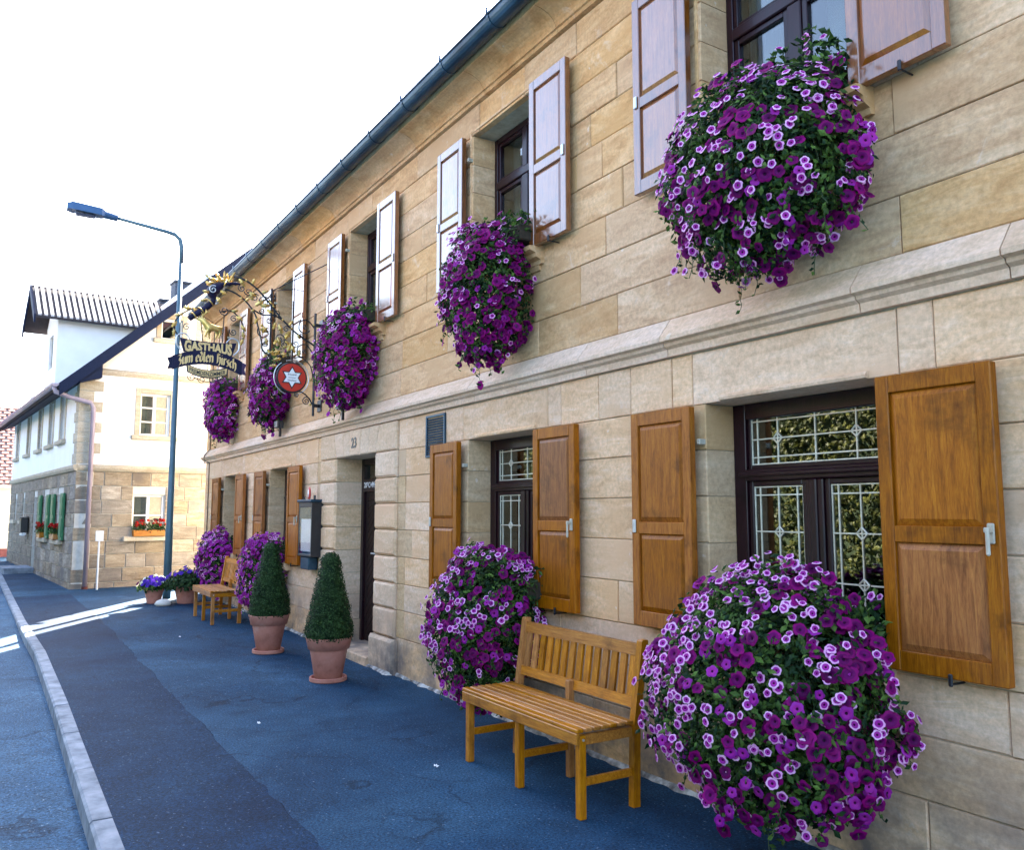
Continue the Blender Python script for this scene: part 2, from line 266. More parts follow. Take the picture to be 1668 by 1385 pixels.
# ------------------------------------------------------------------ mesh helpers
class MB:
    def __init__(s): s.v = []; s.f = []; s.m = []; s.mi = 0
    def face(s, *ids): s.f.append(ids); s.m.append(s.mi)
    def add(s, pts):
        n = len(s.v); s.v.extend([tuple(p) for p in pts]); return n
    def poly(s, pts): n = s.add(pts); s.face(*range(n, n + len(pts)))
    def box(s, x0, x1, y0, y1, z0, z1):
        n = s.add([(x0, y0, z0), (x1, y0, z0), (x1, y1, z0), (x0, y1, z0), (x0, y0, z1), (x1, y0, z1), (x1, y1, z1), (x0, y1, z1)])
        for q in ((0, 3, 2, 1), (4, 5, 6, 7), (0, 1, 5, 4), (1, 2, 6, 5), (2, 3, 7, 6), (3, 0, 4, 7)): s.face(*[n + i for i in q])
        return s
    def cbox(s, x0, x1, y0, y1, z0, z1, c=0.004):
        """box with all edges chamfered"""
        if min(x1 - x0, y1 - y0, z1 - z0) < 2.2 * c: c = min(x1 - x0, y1 - y0, z1 - z0) / 2.5
        P = []
        for (x, sx) in ((x0, 1), (x1, -1)):
            for (y, sy) in ((y0, 1), (y1, -1)):
                for (z, sz) in ((z0, 1), (z1, -1)):
                    P += [(x, y + sy * c, z + sz * c), (x + sx * c, y, z + sz * c), (x + sx * c, y + sy * c, z)]
        n = s.add(P)
        def V(ix, iy, iz, k): return n + ((ix * 2 + iy) * 2 + iz) * 3 + k
        s.face(V(0,0,0,0), V(0,0,1,0), V(0,1,1,0), V(0,1,0,0)); s.face(V(1,0,0,0), V(1,1,0,0), V(1,1,1,0), V(1,0,1,0))
        s.face(V(0,0,0,1), V(1,0,0,1), V(1,0,1,1), V(0,0,1,1)); s.face(V(0,1,0,1), V(0,1,1,1), V(1,1,1,1), V(1,1,0,1))
        s.face(V(0,0,0,2), V(0,1,0,2), V(1,1,0,2), V(1,0,0,2)); s.face(V(0,0,1,2), V(1,0,1,2), V(1,1,1,2), V(0,1,1,2))
        for a in (0, 1):
            for b_ in (0, 1):
                s.face(V(0,a,b_,1), V(0,a,b_,2), V(1,a,b_,2), V(1,a,b_,1))
                s.face(V(a,0,b_,0), V(a,0,b_,2), V(a,1,b_,2), V(a,1,b_,0))
                s.face(V(a,b_,0,0), V(a,b_,0,1), V(a,b_,1,1), V(a,b_,1,0))
        for a in (0, 1):
            for b_ in (0, 1):
                for c_ in (0, 1): s.face(V(a,b_,c_,0), V(a,b_,c_,1), V(a,b_,c_,2))
        return s
    def block(s, x0, x1, z0, z1, yf, yb, c=0.007, j=0.0, r=rng):
        """wall stone, chamfered towards -Y"""
        J = lambda: r.uniform(-j, j)
        bk = [(x0, yb, z0), (x1, yb, z0), (x1, yb, z1), (x0, yb, z1)]
        md = [(x, yf + c, z) for x, _, z in bk]
        fr = [(x0 + c, yf + J(), z0 + c), (x1 - c, yf + J(), z0 + c), (x1 - c, yf + J(), z1 - c), (x0 + c, yf + J(), z1 - c)]
        n = s.add(bk + md + fr)
        s.face(n + 8, n + 9, n + 10, n + 11)
        for i in range(4):
            k = (i + 1) % 4
            s.face(n + 4 + i, n + 4 + k, n + 8 + k, n + 8 + i); s.face(n + i, n + k, n + 4 + k, n + 4 + i)
        return s
    def tube(s, pts, rad, n=8, caps=True):
        pts = [Vector(p) for p in pts]; k = len(pts)
        rads = rad if isinstance(rad, (list, tuple)) else [rad] * k
        t0 = (pts[1] - pts[0]).normalized()
        up = Vector((0, 0, 1)) if abs(t0.z) < 0.9 else Vector((1, 0, 0))
        a = t0.cross(up).normalized(); base = len(s.v)
        for i, p in enumerate(pts):
            t = (pts[min(i + 1, k - 1)] - pts[max(i - 1, 0)])
            t = t.normalized() if t.length > 1e-9 else t0
            a = (a - t * a.dot(t)); a = a.normalized() if a.length > 1e-6 else t.orthogonal().normalized()
            b = t.cross(a)
            for q in range(n):
                an = 2 * math.pi * q / n
                s.v.append(tuple(p + (a * math.cos(an) + b * math.sin(an)) * rads[i]))
        for i in range(k - 1):
            for q in range(n):
                q2 = (q + 1) % n
                s.face(base + i * n + q, base + i * n + q2, base + (i + 1) * n + q2, base + (i + 1) * n + q)
        if caps:
            s.face(*[base + q for q in reversed(range(n))]); s.face(*[base + (k - 1) * n + q for q in range(n)])
        return s
    def lathe(s, prof, c=(0, 0, 0), n=28, cap=True):
        base = len(s.v); k = len(prof)
        for r_, z in prof:
            for q in range(n):
                an = 2 * math.pi * q / n; s.v.append((c[0] + r_ * math.cos(an), c[1] + r_ * math.sin(an), c[2] + z))
        for i in range(k - 1):
            for q in range(n):
                q2 = (q + 1) % n
                s.face(base + i * n + q, base + i * n + q2, base + (i + 1) * n + q2, base + (i + 1) * n + q)
        if cap:
            s.face(*[base + q for q in reversed(range(n))]); s.face(*[base + (k - 1) * n + q for q in range(n)])
        return s
    def extrude_x(s, prof, x0, x1):
        """profile (y,z) polygon extruded along x"""
        n = len(prof); b = s.add([(x0, y, z) for y, z in prof] + [(x1, y, z) for y, z in prof])
        for i in range(n):
            k = (i + 1) % n; s.face(b + i, b + k, b + n + k, b + n + i)
        s.face(*[b + i for i in reversed(range(n))]); s.face(*[b + n + i for i in range(n)])
        return s
    def extrude_pts(s, pts, d):
        """polygon (3-D points) pushed along d"""
        d = Vector(d); n = len(pts); b = s.add([tuple(p) for p in pts] + [tuple(Vector(p) + d) for p in pts])
        for i in range(n):
            k = (i + 1) % n; s.face(b + i, b + k, b + n + k, b + n + i)
        s.face(*[b + i for i in reversed(range(n))]); s.face(*[b + n + i for i in range(n)])
        return s
    def mesh(s, name, mats, off=(0, 0, 0), smooth=False):
        me = bpy.data.meshes.new(name)
        vv = s.v if not any(off) else [(x - off[0], y - off[1], z - off[2]) for x, y, z in s.v]
        me.from_pydata(vv, [], s.f)
        for m_ in (mats if isinstance(mats, (list, tuple)) else [mats]): me.materials.append(MAT[m_])
        if any(s.m): me.polygons.foreach_set('material_index', s.m)
        if smooth: me.polygons.foreach_set('use_smooth', [True] * len(me.polygons))
        me.update(); me.validate()
        return me
def root_of(o):
    while o.parent: o = o.parent
    return o
def build(mb, name, mats, parent=None, smooth=False, world=True, kind=None, fixn=True):
    off = (0, 0, 0)
    if parent is not None and world: off = tuple(root_of(parent).location)
    me = mb.mesh(name, mats, off, smooth)
    o = bpy.data.objects.new(name, me); COL.objects.link(o)
    if parent is not None: o.parent = parent
    if kind: o['kind'] = kind
    return o
def link(name, me, parent, loc=(0, 0, 0)):
    o = bpy.data.objects.new(name, me); COL.objects.link(o); o.parent = parent; o.location = loc; return o
def thing(name, label, cat, loc=(0, 0, 0), group=None, rz=0.0):
    o = bpy.data.objects.new(name, None); COL.objects.link(o); o.location = loc; o.rotation_euler.z = rz
    o.empty_display_size = 0.2
    o['label'] = label; o['category'] = cat
    if group: o['group'] = group
    return o
def tag(o, label, cat, group=None):
    o['label'] = label; o['category'] = cat
    if group: o['group'] = group
    return o
def spiral(c, r0, r1, a0, turns, n=22):
    """2-D spiral points (u,w)"""
    return [(c[0] + (r0 + (r1 - r0) * i / n) * math.cos(a0 + turns * 2 * math.pi * i / n), c[1] + (r0 + (r1 - r0) * i / n) * math.sin(a0 + turns * 2 * math.pi * i / n)) for i in range(n + 1)]
def ground_z(x): return 0.0 if x > -7 else 0.008 * (-7 - x)
# ------------------------------------------------------------------ ground, road, kerb
KERB = [(60, -2.80), (6, -2.78), (-5.95, -2.77), (-8, -2.765), (-10.7, -2.79), (-13.4, -2.89), (-17.8, -2.99), (-24, -3.12), (-28, -3.4), (-30, -4.2)]
def kerb_y(x):
    for (xa, ya), (xb, yb) in zip(KERB, KERB[1:]):
        if xa >= x >= xb: return ya + (yb - ya) * (xa - x) / (xa - xb)
    return KERB[-1][1]
def road_drop(x):
    t_ = min(1, max(0, (-x - 12.0) / 2.0)); return 0.10 - 0.065 * t_
def gz2(x): return ground_z(max(x, -60))
def sheet(name, rows, mat, smooth=True):
    """rows of equal length -> grid sheet"""
    b = MB(); n = len(rows[0])
    for r_ in rows: b.add(r_)
    for i in range(len(rows) - 1):
        for k in range(n - 1): b.face(i * n + k, i * n + k + 1, (i + 1) * n + k + 1, (i + 1) * n + k)
    o = build(b, name, mat, smooth=smooth); o['kind'] = 'structure'; return o
XS = [60, 20, 6, 2, 0, -2, -4, -6, -7, -8, -9, -10, -11, -12, -12.5, -13, -13.5, -14, -15, -16, -17, -18, -20, -22, -24, -26, -28]
sheet('pavement', [[(x, kerb_y(x) - 0.05, gz2(x)), (x, -1.5, gz2(x)), (x, 0.6, gz2(x)), (x, 14, gz2(x))] for x in XS], 'asphalt')
XR = XS + [-30, -34, -44, -60]
sheet('road', [[(x, -400 if x > 30 else -60, gz2(x) - road_drop(x)), (x, -10, gz2(x) - road_drop(x)), (x, -5, gz2(x) - road_drop(x)), (x, kerb_y(x) + 0.01 if x > -28 else -2.0, gz2(x) - road_drop(x)),
               (x, 30 if x <= -28 else kerb_y(x) + 0.03, gz2(x) - road_drop(x))] for x in XR], 'asphalt_road')
g = MB(); g.poly([(-900, -900, -0.35), (900, -900, -0.35), (900, 900, -0.35), (-900, 900, -0.35)])
o = build(g, 'ground', 'asphalt_road'); o['kind'] = 'structure'
# newer, darker asphalt strip along the kerb with a ragged inner edge
def seam(x): return -1.98 - 0.05 * max(0, (-x - 13)) / 2 + 0.035 * mnoise.noise((x * 1.3, 0, 0)) + 0.02 * mnoise.noise((x * 6, 3, 0)) + 0.012 * mnoise.noise((x * 21, 7, 0))
b = MB(); xs = [8 - 0.06 * i for i in range(int(25.2 / 0.06))]
for x in xs: b.add([(x, kerb_y(x) + 0.003, gz2(x) + 0.004), (x, seam(x) - 0.01, gz2(x) + 0.005), (x, seam(x), gz2(x) + 0.001)])
for i in range(len(xs) - 1):
    for k in (0, 1): b.face(i * 3 + k, i * 3 + k + 1, i * 3 + k + 4, i * 3 + k + 3)
o = build(b, 'asphalt_patch', 'asphalt_dark'); o['kind'] = 'structure'
# kerb stones, one by one
kerb = bpy.data.objects.new('kerb', None); COL.objects.link(kerb); kerb.location = (-8, -2.85, 0); kerb['kind'] = 'structure'
x = 3.0
while x > -26:
    L = 0.98; xa, xb = x - 0.006, x - L + 0.006
    ya, yb = kerb_y(xa), kerb_y(xb); za, zb = gz2(xa) + 0.006 + rng.uniform(-.002, .002), gz2(xb) + 0.006 + rng.uniform(-.002, .002)
    w_ = 0.105; c = 0.014; bb = MB()
    for (xx, yy, zz) in ((xa, ya, za), (xb, yb, zb)):
        bb.add([(xx, yy, zz - 0.3), (xx, yy, zz), (xx, yy - w_ + c, zz), (xx, yy - w_, zz - c), (xx, yy - w_ - 0.012, zz - 0.3)])
    for i in range(5): bb.face(i, (i + 1) % 5, 5 + (i + 1) % 5, 5 + i)
    bb.face(4, 3, 2, 1, 0); bb.face(5, 6, 7, 8, 9)
    build(bb, 'kerb_stone', 'kerb', kerb); x -= L

# ------------------------------------------------------------------ the inn
inn = thing('stone_inn', 'two-storey tan sandstone inn with shuttered windows, string course and blue gutter', 'building', (-8, 0, 0))
X0, X1 = -16.30, 2.2
HW = 0.49
HG = 0.54
GW = {'A': -2.815, 'B': -5.57, 'C': -11.46, 'D': -14.24}
UW = {'U1': -2.83, 'U2': -5.56, 'U3': -8.50, 'U4': -11.40, 'U5': -14.24}
ZG0, ZG1, ZU0, ZU1 = 0.92, 2.17, 3.54, 4.83
DX0, DX1, DZ1 = -9.22, -8.06, 2.18
# mortar core with real openings
b = MB()
def core(z0, z1, ops):
    ops = sorted(ops); x = X0 + 0.01
    for (a, c, lo, hi) in ops:
        b.box(x, a, 0.012, 0.42, z0, z1)
        if lo > z0: b.box(a, c, 0.012, 0.42, z0, lo)
        if hi < z1: b.box(a, c, 0.012, 0.42, hi, z1)
        x = c
    b.box(x, X1, 0.012, 0.42, z0, z1)
core(-0.3, 2.52, [(c - HG - .01, c + HG + .01, ZG0 - .01, ZG1 + .01) for c in GW.values()] + [(DX0 - .01, DX1 + .01, -0.3, DZ1 + .01)])
core(2.52, 5.28, [(c - HW - .01, c + HW + .01, ZU0 - .01, ZU1 + .01) for c in UW.values()])
build(b, 'wall_core', 'mortar', inn)
b = MB(); b.box(X0, X0 + 0.35, 0.45, 9.2, -0.3, 5.3); b.box(X0 + .36, X1, 8.8, 9.2, -0.3, 5.3); b.box(X1 - .35, X1, 0.45, 8.78, -0.3, 5.3)
b.extrude_pts([(X0 + .01, -0.0, 5.3), (X0 + .01, 9.2, 5.3), (X0 + .01, 4.6, 9.75)], (0.3, 0, 0))
build(b, 'side_wall', 'mortar', inn)
# courses of sandstone blocks
blocks = []   # (x0,x1,z0,z1,material,yb)
GC = [0.36, 0.62, 0.87, 1.13, 1.39, 1.65, 1.91, 2.17]
UC = [2.71, 2.98, 3.27, 3.54, 3.82, 4.08, 4.32, 4.57, 4.83, 5.085]
KNOWN = {2.71: [-1.20, -2.13, -3.08, -4.12, -5.04, -6.0], 2.98: [-1.45, -2.6, -3.52, -4.52, -5.5], 3.27: [-1.1, -2.14, -3.45, -4.23, -4.84, -6.4], 3.54: [-1.2, -2.1, -4.05],
         3.82: [-1.5, -4.26, -4.55], 4.08: [-4.39, -3.9], 4.32: [-4.1]}
JW = 0.17          # jamb stones
def segs(z0, z1, ops, xa, xb):
    out = []; x = xa
    for (a, c, lo, hi) in sorted(ops):
        if lo < z1 - .02 and hi > z0 + .02:
            if a > x: out.append((x, a, x != xa, True))
            x = c
    if x < xb: out.append((x, xb, x != xa, False))
    return out
def course(z0, z1, ops, mat, known=None, jm=None):
    r2 = random.Random(int(z0 * 1000) + 5)
    for (a, c, ja, jc) in segs(z0, z1, ops, X0, X1):
        lo, hi = a, c
        jw = JW + r2.choice((0, 0.0, 0.16))
        if ja and hi - lo > 2 * jw + .2: blocks.append((lo, lo + jw, z0, z1, jm or mat, 0.30)); lo += jw
        elif ja: pass
        jw = JW + r2.choice((0, 0.0, 0.16))
        if jc and hi - lo > jw + .2: blocks.append((hi - jw, hi, z0, z1, jm or mat, 0.30)); hi -= jw
        cuts = [lo]
        kn = sorted(k for k in (known or []) if lo + .12 < k < hi - .12)
        xk = lo
        while True:
            nxt = xk + r2.uniform(0.62, 1.40)
            k_in = [k for k in kn if xk + .05 < k < nxt + .25]
            if kn and nxt > kn[0] - .3 and k_in: nxt = k_in[0]
            elif kn and kn[0] - 0.25 < nxt < kn[-1]: 
                later = [k for k in kn if k > xk + .05]
                if later: nxt = later[0]
            if nxt > hi - 0.32: break
            cuts.append(nxt); xk = nxt
        cuts.append(hi)
        for p, q in zip(cuts, cuts[1:]): blocks.append((p, q, z0, z1, mat, 0.30 if (abs(p - a) < 1e-6 and ja) or (abs(q - c) < 1e-6 and jc) else 0.06))
gops = [(c - HG, c + HG, ZG0, ZG1) for c in GW.values()] + [(-9.76, -7.53, -1, 2.47)]
uops = [(c - HW, c + HW, ZU0, ZU1) for c in UW.values()]
course(-0.28, GC[0], gops, 'stone_lower')
for z0, z1 in zip(GC, GC[1:]): course(z0, z1, gops, 'stone_lower', jm='stone_reveal')
# window lintels + course under the string
lint = [(c - 0.64, c + 0.64, ZG1, 2.47) for c in GW.values()]
for (a, c, lo, hi) in lint: blocks.append((a, c, lo, hi, 'stone_lower', 0.30))
course(2.17, 2.475, lint + [(-9.76, -7.53, -1, 3)], 'stone_lower', [-1.91, -4.33, -4.0])
for z0, z1 in zip(UC, UC[1:]): course(z0, z1, uops, 'stone_upper', KNOWN.get(z0), jm='stone_upper')
def key(bk):
    cx_, cz_ = (bk[0] + bk[1]) / 2, (bk[2] + bk[3]) / 2
    return -(bk[1] - bk[0]) * (bk[3] - bk[2]) / max(0.8, (Vector((cx_, 0, cz_)) - CAM).length) ** 3 + (10 if cx_ > -1.2 else 0)
blocks.sort(key=key)
rest = {}
for i, (xa, xb, z0, z1, mat, yb) in enumerate(blocks):
    G_ = 0.0026
    tgt = MB() if i < 290 else rest.setdefault(mat, MB())
    yf = rng.uniform(-0.003, 0.003)
    tgt.block(xa + G_, xb - G_, z0 + G_, z1 - G_, yf, yb, c=rng.uniform(0.003, 0.007), j=0.0016)
    if i < 290: build(tgt, 'stone_block', mat, inn)
for mat, bb in rest.items(): build(bb, 'stone_blocks', mat, inn, kind='stuff')
# door surround: rusticated jamb stones and voussoirs
def rblock(xa, xb, z0, z1, mat='stone_door'):
    bb = MB(); bb.block(xa + .002, xb - .002, z0 + .004, z1 - .004, -0.032, 0.34, c=0.022, j=0.002); build(bb, 'jamb_stone', mat, inn)
ZD = [0.34, 0.62, 0.87, 1.13, 1.39, 1.65, 1.91, 2.18]
for z0, z1 in zip(ZD, ZD[1:]):
    rblock(-8.06, -7.53, z0, z1); rblock(-9.76, -9.22, z0, z1)
bb = MB(); bb.block(-8.10, -7.50, -.25, .335, -0.06, .34, c=.03, j=.002); build(bb, 'jamb_stone', 'stone_door', inn)
bb = MB(); bb.block(-9.80, -9.20, -.25, .335, -0.06, .34, c=.03, j=.002); build(bb, 'jamb_stone', 'stone_door', inn)
VB = [-9.76, -9.22, -8.98, -8.78, -8.50, -8.28, -8.06, -7.53]; VT = [-9.76, -9.30, -9.02, -8.80, -8.46, -8.22, -7.96, -7.53]
for i in range(7):
    bb = MB(); z0, z1 = 2.183, 2.468; c = 0.012; yf = -0.03 if i != 3 else -0.036
    bx0, bx1, tx0, tx1 = VB[i] + .003, VB[i + 1] - .003, VT[i] + .003, VT[i + 1] - .003
    outer = [(bx0, z0), (bx1, z0), (tx1, z1), (tx0, z1)]; inner = [(bx0 + c, z0 + c), (bx1 - c, z0 + c), (tx1 - c, z1 - c), (tx0 + c, z1 - c)]
    bb.add([(x, .34, z) for x, z in outer] + [(x, yf + c, z) for x, z in outer] + [(x, yf, z) for x, z in inner])
    bb.face(8, 9, 10, 11); bb.face(3, 2, 1, 0)
    for k in range(4):
        q = (k + 1) % 4; bb.face(k, q, 4 + q, 4 + k); bb.face(4 + k, 4 + q, 8 + q, 8 + k)
    vo = build(bb, 'voussoir', 'stone_door', inn)
    if i == 3: keystone = vo
# string course: chamfered weathering on top, cyma below
SP = [(0.05, 2.478), (-0.030, 2.478), (-0.034, 2.520), (-0.060, 2.534), (-0.066, 2.552), (-0.098, 2.560), (-0.100, 2.584), (-0.004, 2.708), (0.05, 2.708)]
cuts = [X1, 0.9, -0.35, -1.66, -2.33, -3.62, -4.42, -5.95, -7.42, -8.6, -9.75, -10.9, -12.1, -13.2, -14.3, -15.3, X0 - 0.0]
for a, c in zip(cuts[1:], cuts):
    bb = MB(); bb.extrude_x(SP, a + .003 - (0.09 if a == X0 else 0), c - .003); build(bb, 'string_stone', 'stone_string', inn)
# cornice under the eaves
CP = [(0.05, 5.088), (-0.032, 5.088), (-0.034, 5.118), (-0.05, 5.122)]
for i in range(1, 8):
    a = math.pi / 2 * i / 7; CP.append((-0.05 - 0.175 * (1 - math.cos(a)), 5.122 + 0.115 * math.sin(a)))
CP += [(-0.235, 5.240), (-0.237, 5.300), (0.05, 5.300)]
x = X1
while x > X0:
    a = max(X0, x - rng.uniform(1.0, 1.35)); a = X0 if a - X0 < .4 else a
    bb = MB(); bb.extrude_x(CP, a + .002 - (.1 if a == X0 else 0), x - .002); build(bb, 'cornice_stone', 'stone_upper', inn); x = a
# gutter with straps
gy, gzz, gr = -0.325, 5.318, 0.082
bb = MB(); n = 12; prof = [(gy + gr * math.cos(math.pi + math.pi * i / n), gzz + gr * math.sin(math.pi + math.pi * i / n)) for i in range(n + 1)]
prof = [(gy - gr - 0.008, gzz + 0.012), (gy - gr - 0.010, gzz - 0.006)] + prof + [(gy + gr, gzz + .01)] + [(gy + (gr - .006) * math.cos(-math.pi * i / n), gzz + (gr - .006) * math.sin(-math.pi * i / n)) for i in range(n + 1)]
bb.extrude_x(prof, X0 - 0.12, X1); build(bb, 'gutter', 'gutter_metal', inn)
x = X1 - .3
while x > X0:
    bb = MB(); q = [(gy + (gr + .006) * math.cos(math.pi + math.pi * i / 10), gzz + (gr + .006) * math.sin(math.pi + math.pi * i / 10)) for i in range(11)]
    q2 = [(gy + (gr + .0005) * math.cos(math.pi + math.pi * i / 10), gzz + (gr + .0005) * math.sin(math.pi + math.pi * i / 10)) for i in range(10, -1, -1)]
    bb.extrude_x(q + q2, x - .014, x + .014); bb.box(x - .012, x + .012, gy - gr - .014, gy - gr - .002, gzz, gzz + .05)
    build(bb, 'gutter_strap', 'gutter_metal', inn); x -= 0.78
# roof slab and first rows of tiles
bb = MB(); bb.extrude_x([(-0.30, 5.335), (-0.30, 5.39), (4.6, 9.95), (9.5, 5.39), (9.5, 5.335), (4.6, 9.87)], X0 - .15, X1 + .15); roof = build(bb, 'roof', 'tile_dark', inn)
bb = MB(); x = X1
while x > X0 - .1:
    for row in range(3):
        y0 = -0.36 + row * .27; z0 = 5.392 + (y0 + .3) * .93; xo = x - (0.09 if row % 2 else 0)
        bb.cbox(xo - .172, xo, y0, y0 + .02, z0 + .014, z0 + .036, .004)
        bb.poly([(xo - .172, y0, z0 + .036), (xo, y0, z0 + .036), (xo, y0 + .34, z0 + .036 + .31), (xo - .172, y0 + .34, z0 + .036 + .31)])
    x -= .18
build(bb, 'tile_rows', 'tile_red', roof, kind='stuff')
# white mortar fillet at the foot of the wall
bb = MB(); xs = [X0 + 0.04 * i for i in range(int((X1 - X0) / .04))]
for x in xs:
    wv = max(0.006, 0.028 + 0.035 * mnoise.noise((x * 2.3, 1, 0)) + 0.03 * mnoise.noise((x * 9, 4, 0))); yo = -0.06 if (-8.1 < x < -7.5 or -9.8 < x < -9.2) else (0.0)
    bb.add([(x, yo + .004, gz2(x) + 0.03), (x, yo - wv * .5, gz2(x) + .018), (x, yo - wv, gz2(x) + 0.002)])
for i in range(len(xs) - 1):
    for k in (0, 1): bb.face(i * 3 + k, i * 3 + k + 1, i * 3 + k + 4, i * 3 + k + 3)
build(bb, 'mortar_fillet', 'grout', inn)
# lightning conductor near the far corner
bb = MB(); bb.tube([(-15.96, -.015, 0.1), (-15.96, -.015, 2.47), (-15.96, -.11, 2.52), (-15.96, -.11, 2.6), (-15.96, -.012, 2.72), (-15.96, -.012, 5.1), (-15.96, -.3, 5.25)], .008, 6)
build(bb, 'lightning_conductor', 'iron', inn)

# ------------------------------------------------------------------ windows
def frame_rect(b, x0, x1, z0, z1, w_, y0, y1, c=.004):
    b.cbox(x0, x0 + w_, y0, y1, z0, z1, c); b.cbox(x1 - w_, x1, y0, y1, z0, z1, c)
    b.cbox(x0 + w_, x1 - w_, y0, y1, z0, z0 + w_, c); b.cbox(x0 + w_, x1 - w_, y0, y1, z1 - w_, z1, c)
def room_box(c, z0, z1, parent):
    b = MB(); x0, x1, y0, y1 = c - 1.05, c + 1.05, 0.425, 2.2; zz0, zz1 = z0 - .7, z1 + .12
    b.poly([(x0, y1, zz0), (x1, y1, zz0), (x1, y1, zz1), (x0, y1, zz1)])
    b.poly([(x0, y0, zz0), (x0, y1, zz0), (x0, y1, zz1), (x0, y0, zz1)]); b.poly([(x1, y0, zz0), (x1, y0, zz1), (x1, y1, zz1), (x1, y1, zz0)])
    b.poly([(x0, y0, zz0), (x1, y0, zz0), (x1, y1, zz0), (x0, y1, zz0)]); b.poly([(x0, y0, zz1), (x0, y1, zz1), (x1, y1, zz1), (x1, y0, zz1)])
    build(b, 'room_dark', 'room_dark', parent)
def came_set(parent, c, verts, hors, diam, y=0.243):
    b = MB(); t_ = 0.0038
    for (x, z0, z1) in verts: b.cbox(c + x - t_, c + x + t_, y - .004, y + .004, z0, z1, .001)
    for (z, x0, x1) in hors: b.cbox(c + x0, c + x1, y - .0035, y + .0035, z - t_, z + t_, .001)
    for (x, z) in diam:
        s_ = .030; P = [(c + x, z + s_), (c + x + s_, z), (c + x, z - s_), (c + x - s_, z)]
        for (p, q) in zip(P, P[1:] + P[:1]): b.tube([(p[0], y - .002, p[1]), (q[0], y - .002, q[1])], .0046, 5)
    build(b, 'lead_came', 'came', parent)
def pane(parent, x0, x1, z0, z1, y=.246, mat='glass'):
    b = MB(); b.box(x0, x1, y, y + .005, z0, z1); build(b, 'pane', mat, parent)
def leaded_window(k, c):
    b = MB(); frame_rect(b, c - HG, c + HG, ZG0, ZG1, 0.088, 0.215, 0.29)
    b.cbox(c - HG + .088, c + HG - .088, .205, .29, 1.735, 1.80, .006); b.cbox(c - HG + .05, c + HG - .05, .188, .23, 1.757, 1.785, .008)
    b.cbox(c - .055, c + .055, .212, .288, ZG0 + .045, 1.735, .006); b.cbox(c - .022, c + .022, .2, .215, ZG0 + .045, 1.735, .006)
    win = build(b, 'window', 'wood_frame', inn)
    b = MB(); frame_rect(b, c - .448, c + .448, 1.80, 2.127, .022, .232, .262, .003)
    for sx in (-1, 1):
        a0, a1 = sorted((c + sx * .055, c + sx * .447)); frame_rect(b, a0, a1, .965, 1.735, .030, .228, .27, .005)
    build(b, 'sash', 'wood_frame', win)
    pane(win, c - .43, c + .43, 1.82, 2.107)
    for sx in (-1, 1):
        a0, a1 = sorted((c + sx * .084, c + sx * .42)); pane(win, a0, a1, .99, 1.707)
    V = []; H = []; D = []
    for x in (-.425, -.385, -.245, 0, .245, .385, .425): V.append((x, 1.822, 2.105))
    for z in (2.10, 2.066, 1.865, 1.827): H.append((z, -.426, .426))
    H.append((1.966, -.426, .426)); D += [(-.245, 1.966), (.245, 1.966)]
    for sx in (-1, 1):
        m_ = sx * .252
        for dx in (-.163, -.125, .0, .125, .163): V.append((m_ + dx, .992, 1.705))
        for z in (1.70, 1.655, 1.455, 1.205, 1.03, .997): H.append((z, m_ - .165, m_ + .165))
        D += [(m_, 1.455), (m_, 1.205)]
    came_set(win, c, V, H, D)
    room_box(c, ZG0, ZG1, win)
    # moulded lip under the lintel and stone sill
    b = MB(); b.extrude_x([(0.0, 2.172), (-.018, 2.176), (-.022, 2.19), (-.012, 2.205), (0.004, 2.21)], c - .42, c + .49); build(b, 'lintel_lip', 'stone_lower', inn)
    b = MB(); b.extrude_x([(.21, .925), (.21, .80), (-.07, .80), (-.09, .83), (-.09, .90), (0.0, .918)], c - .56, c + .56); build(b, 'sill', 'stone_lower', inn)
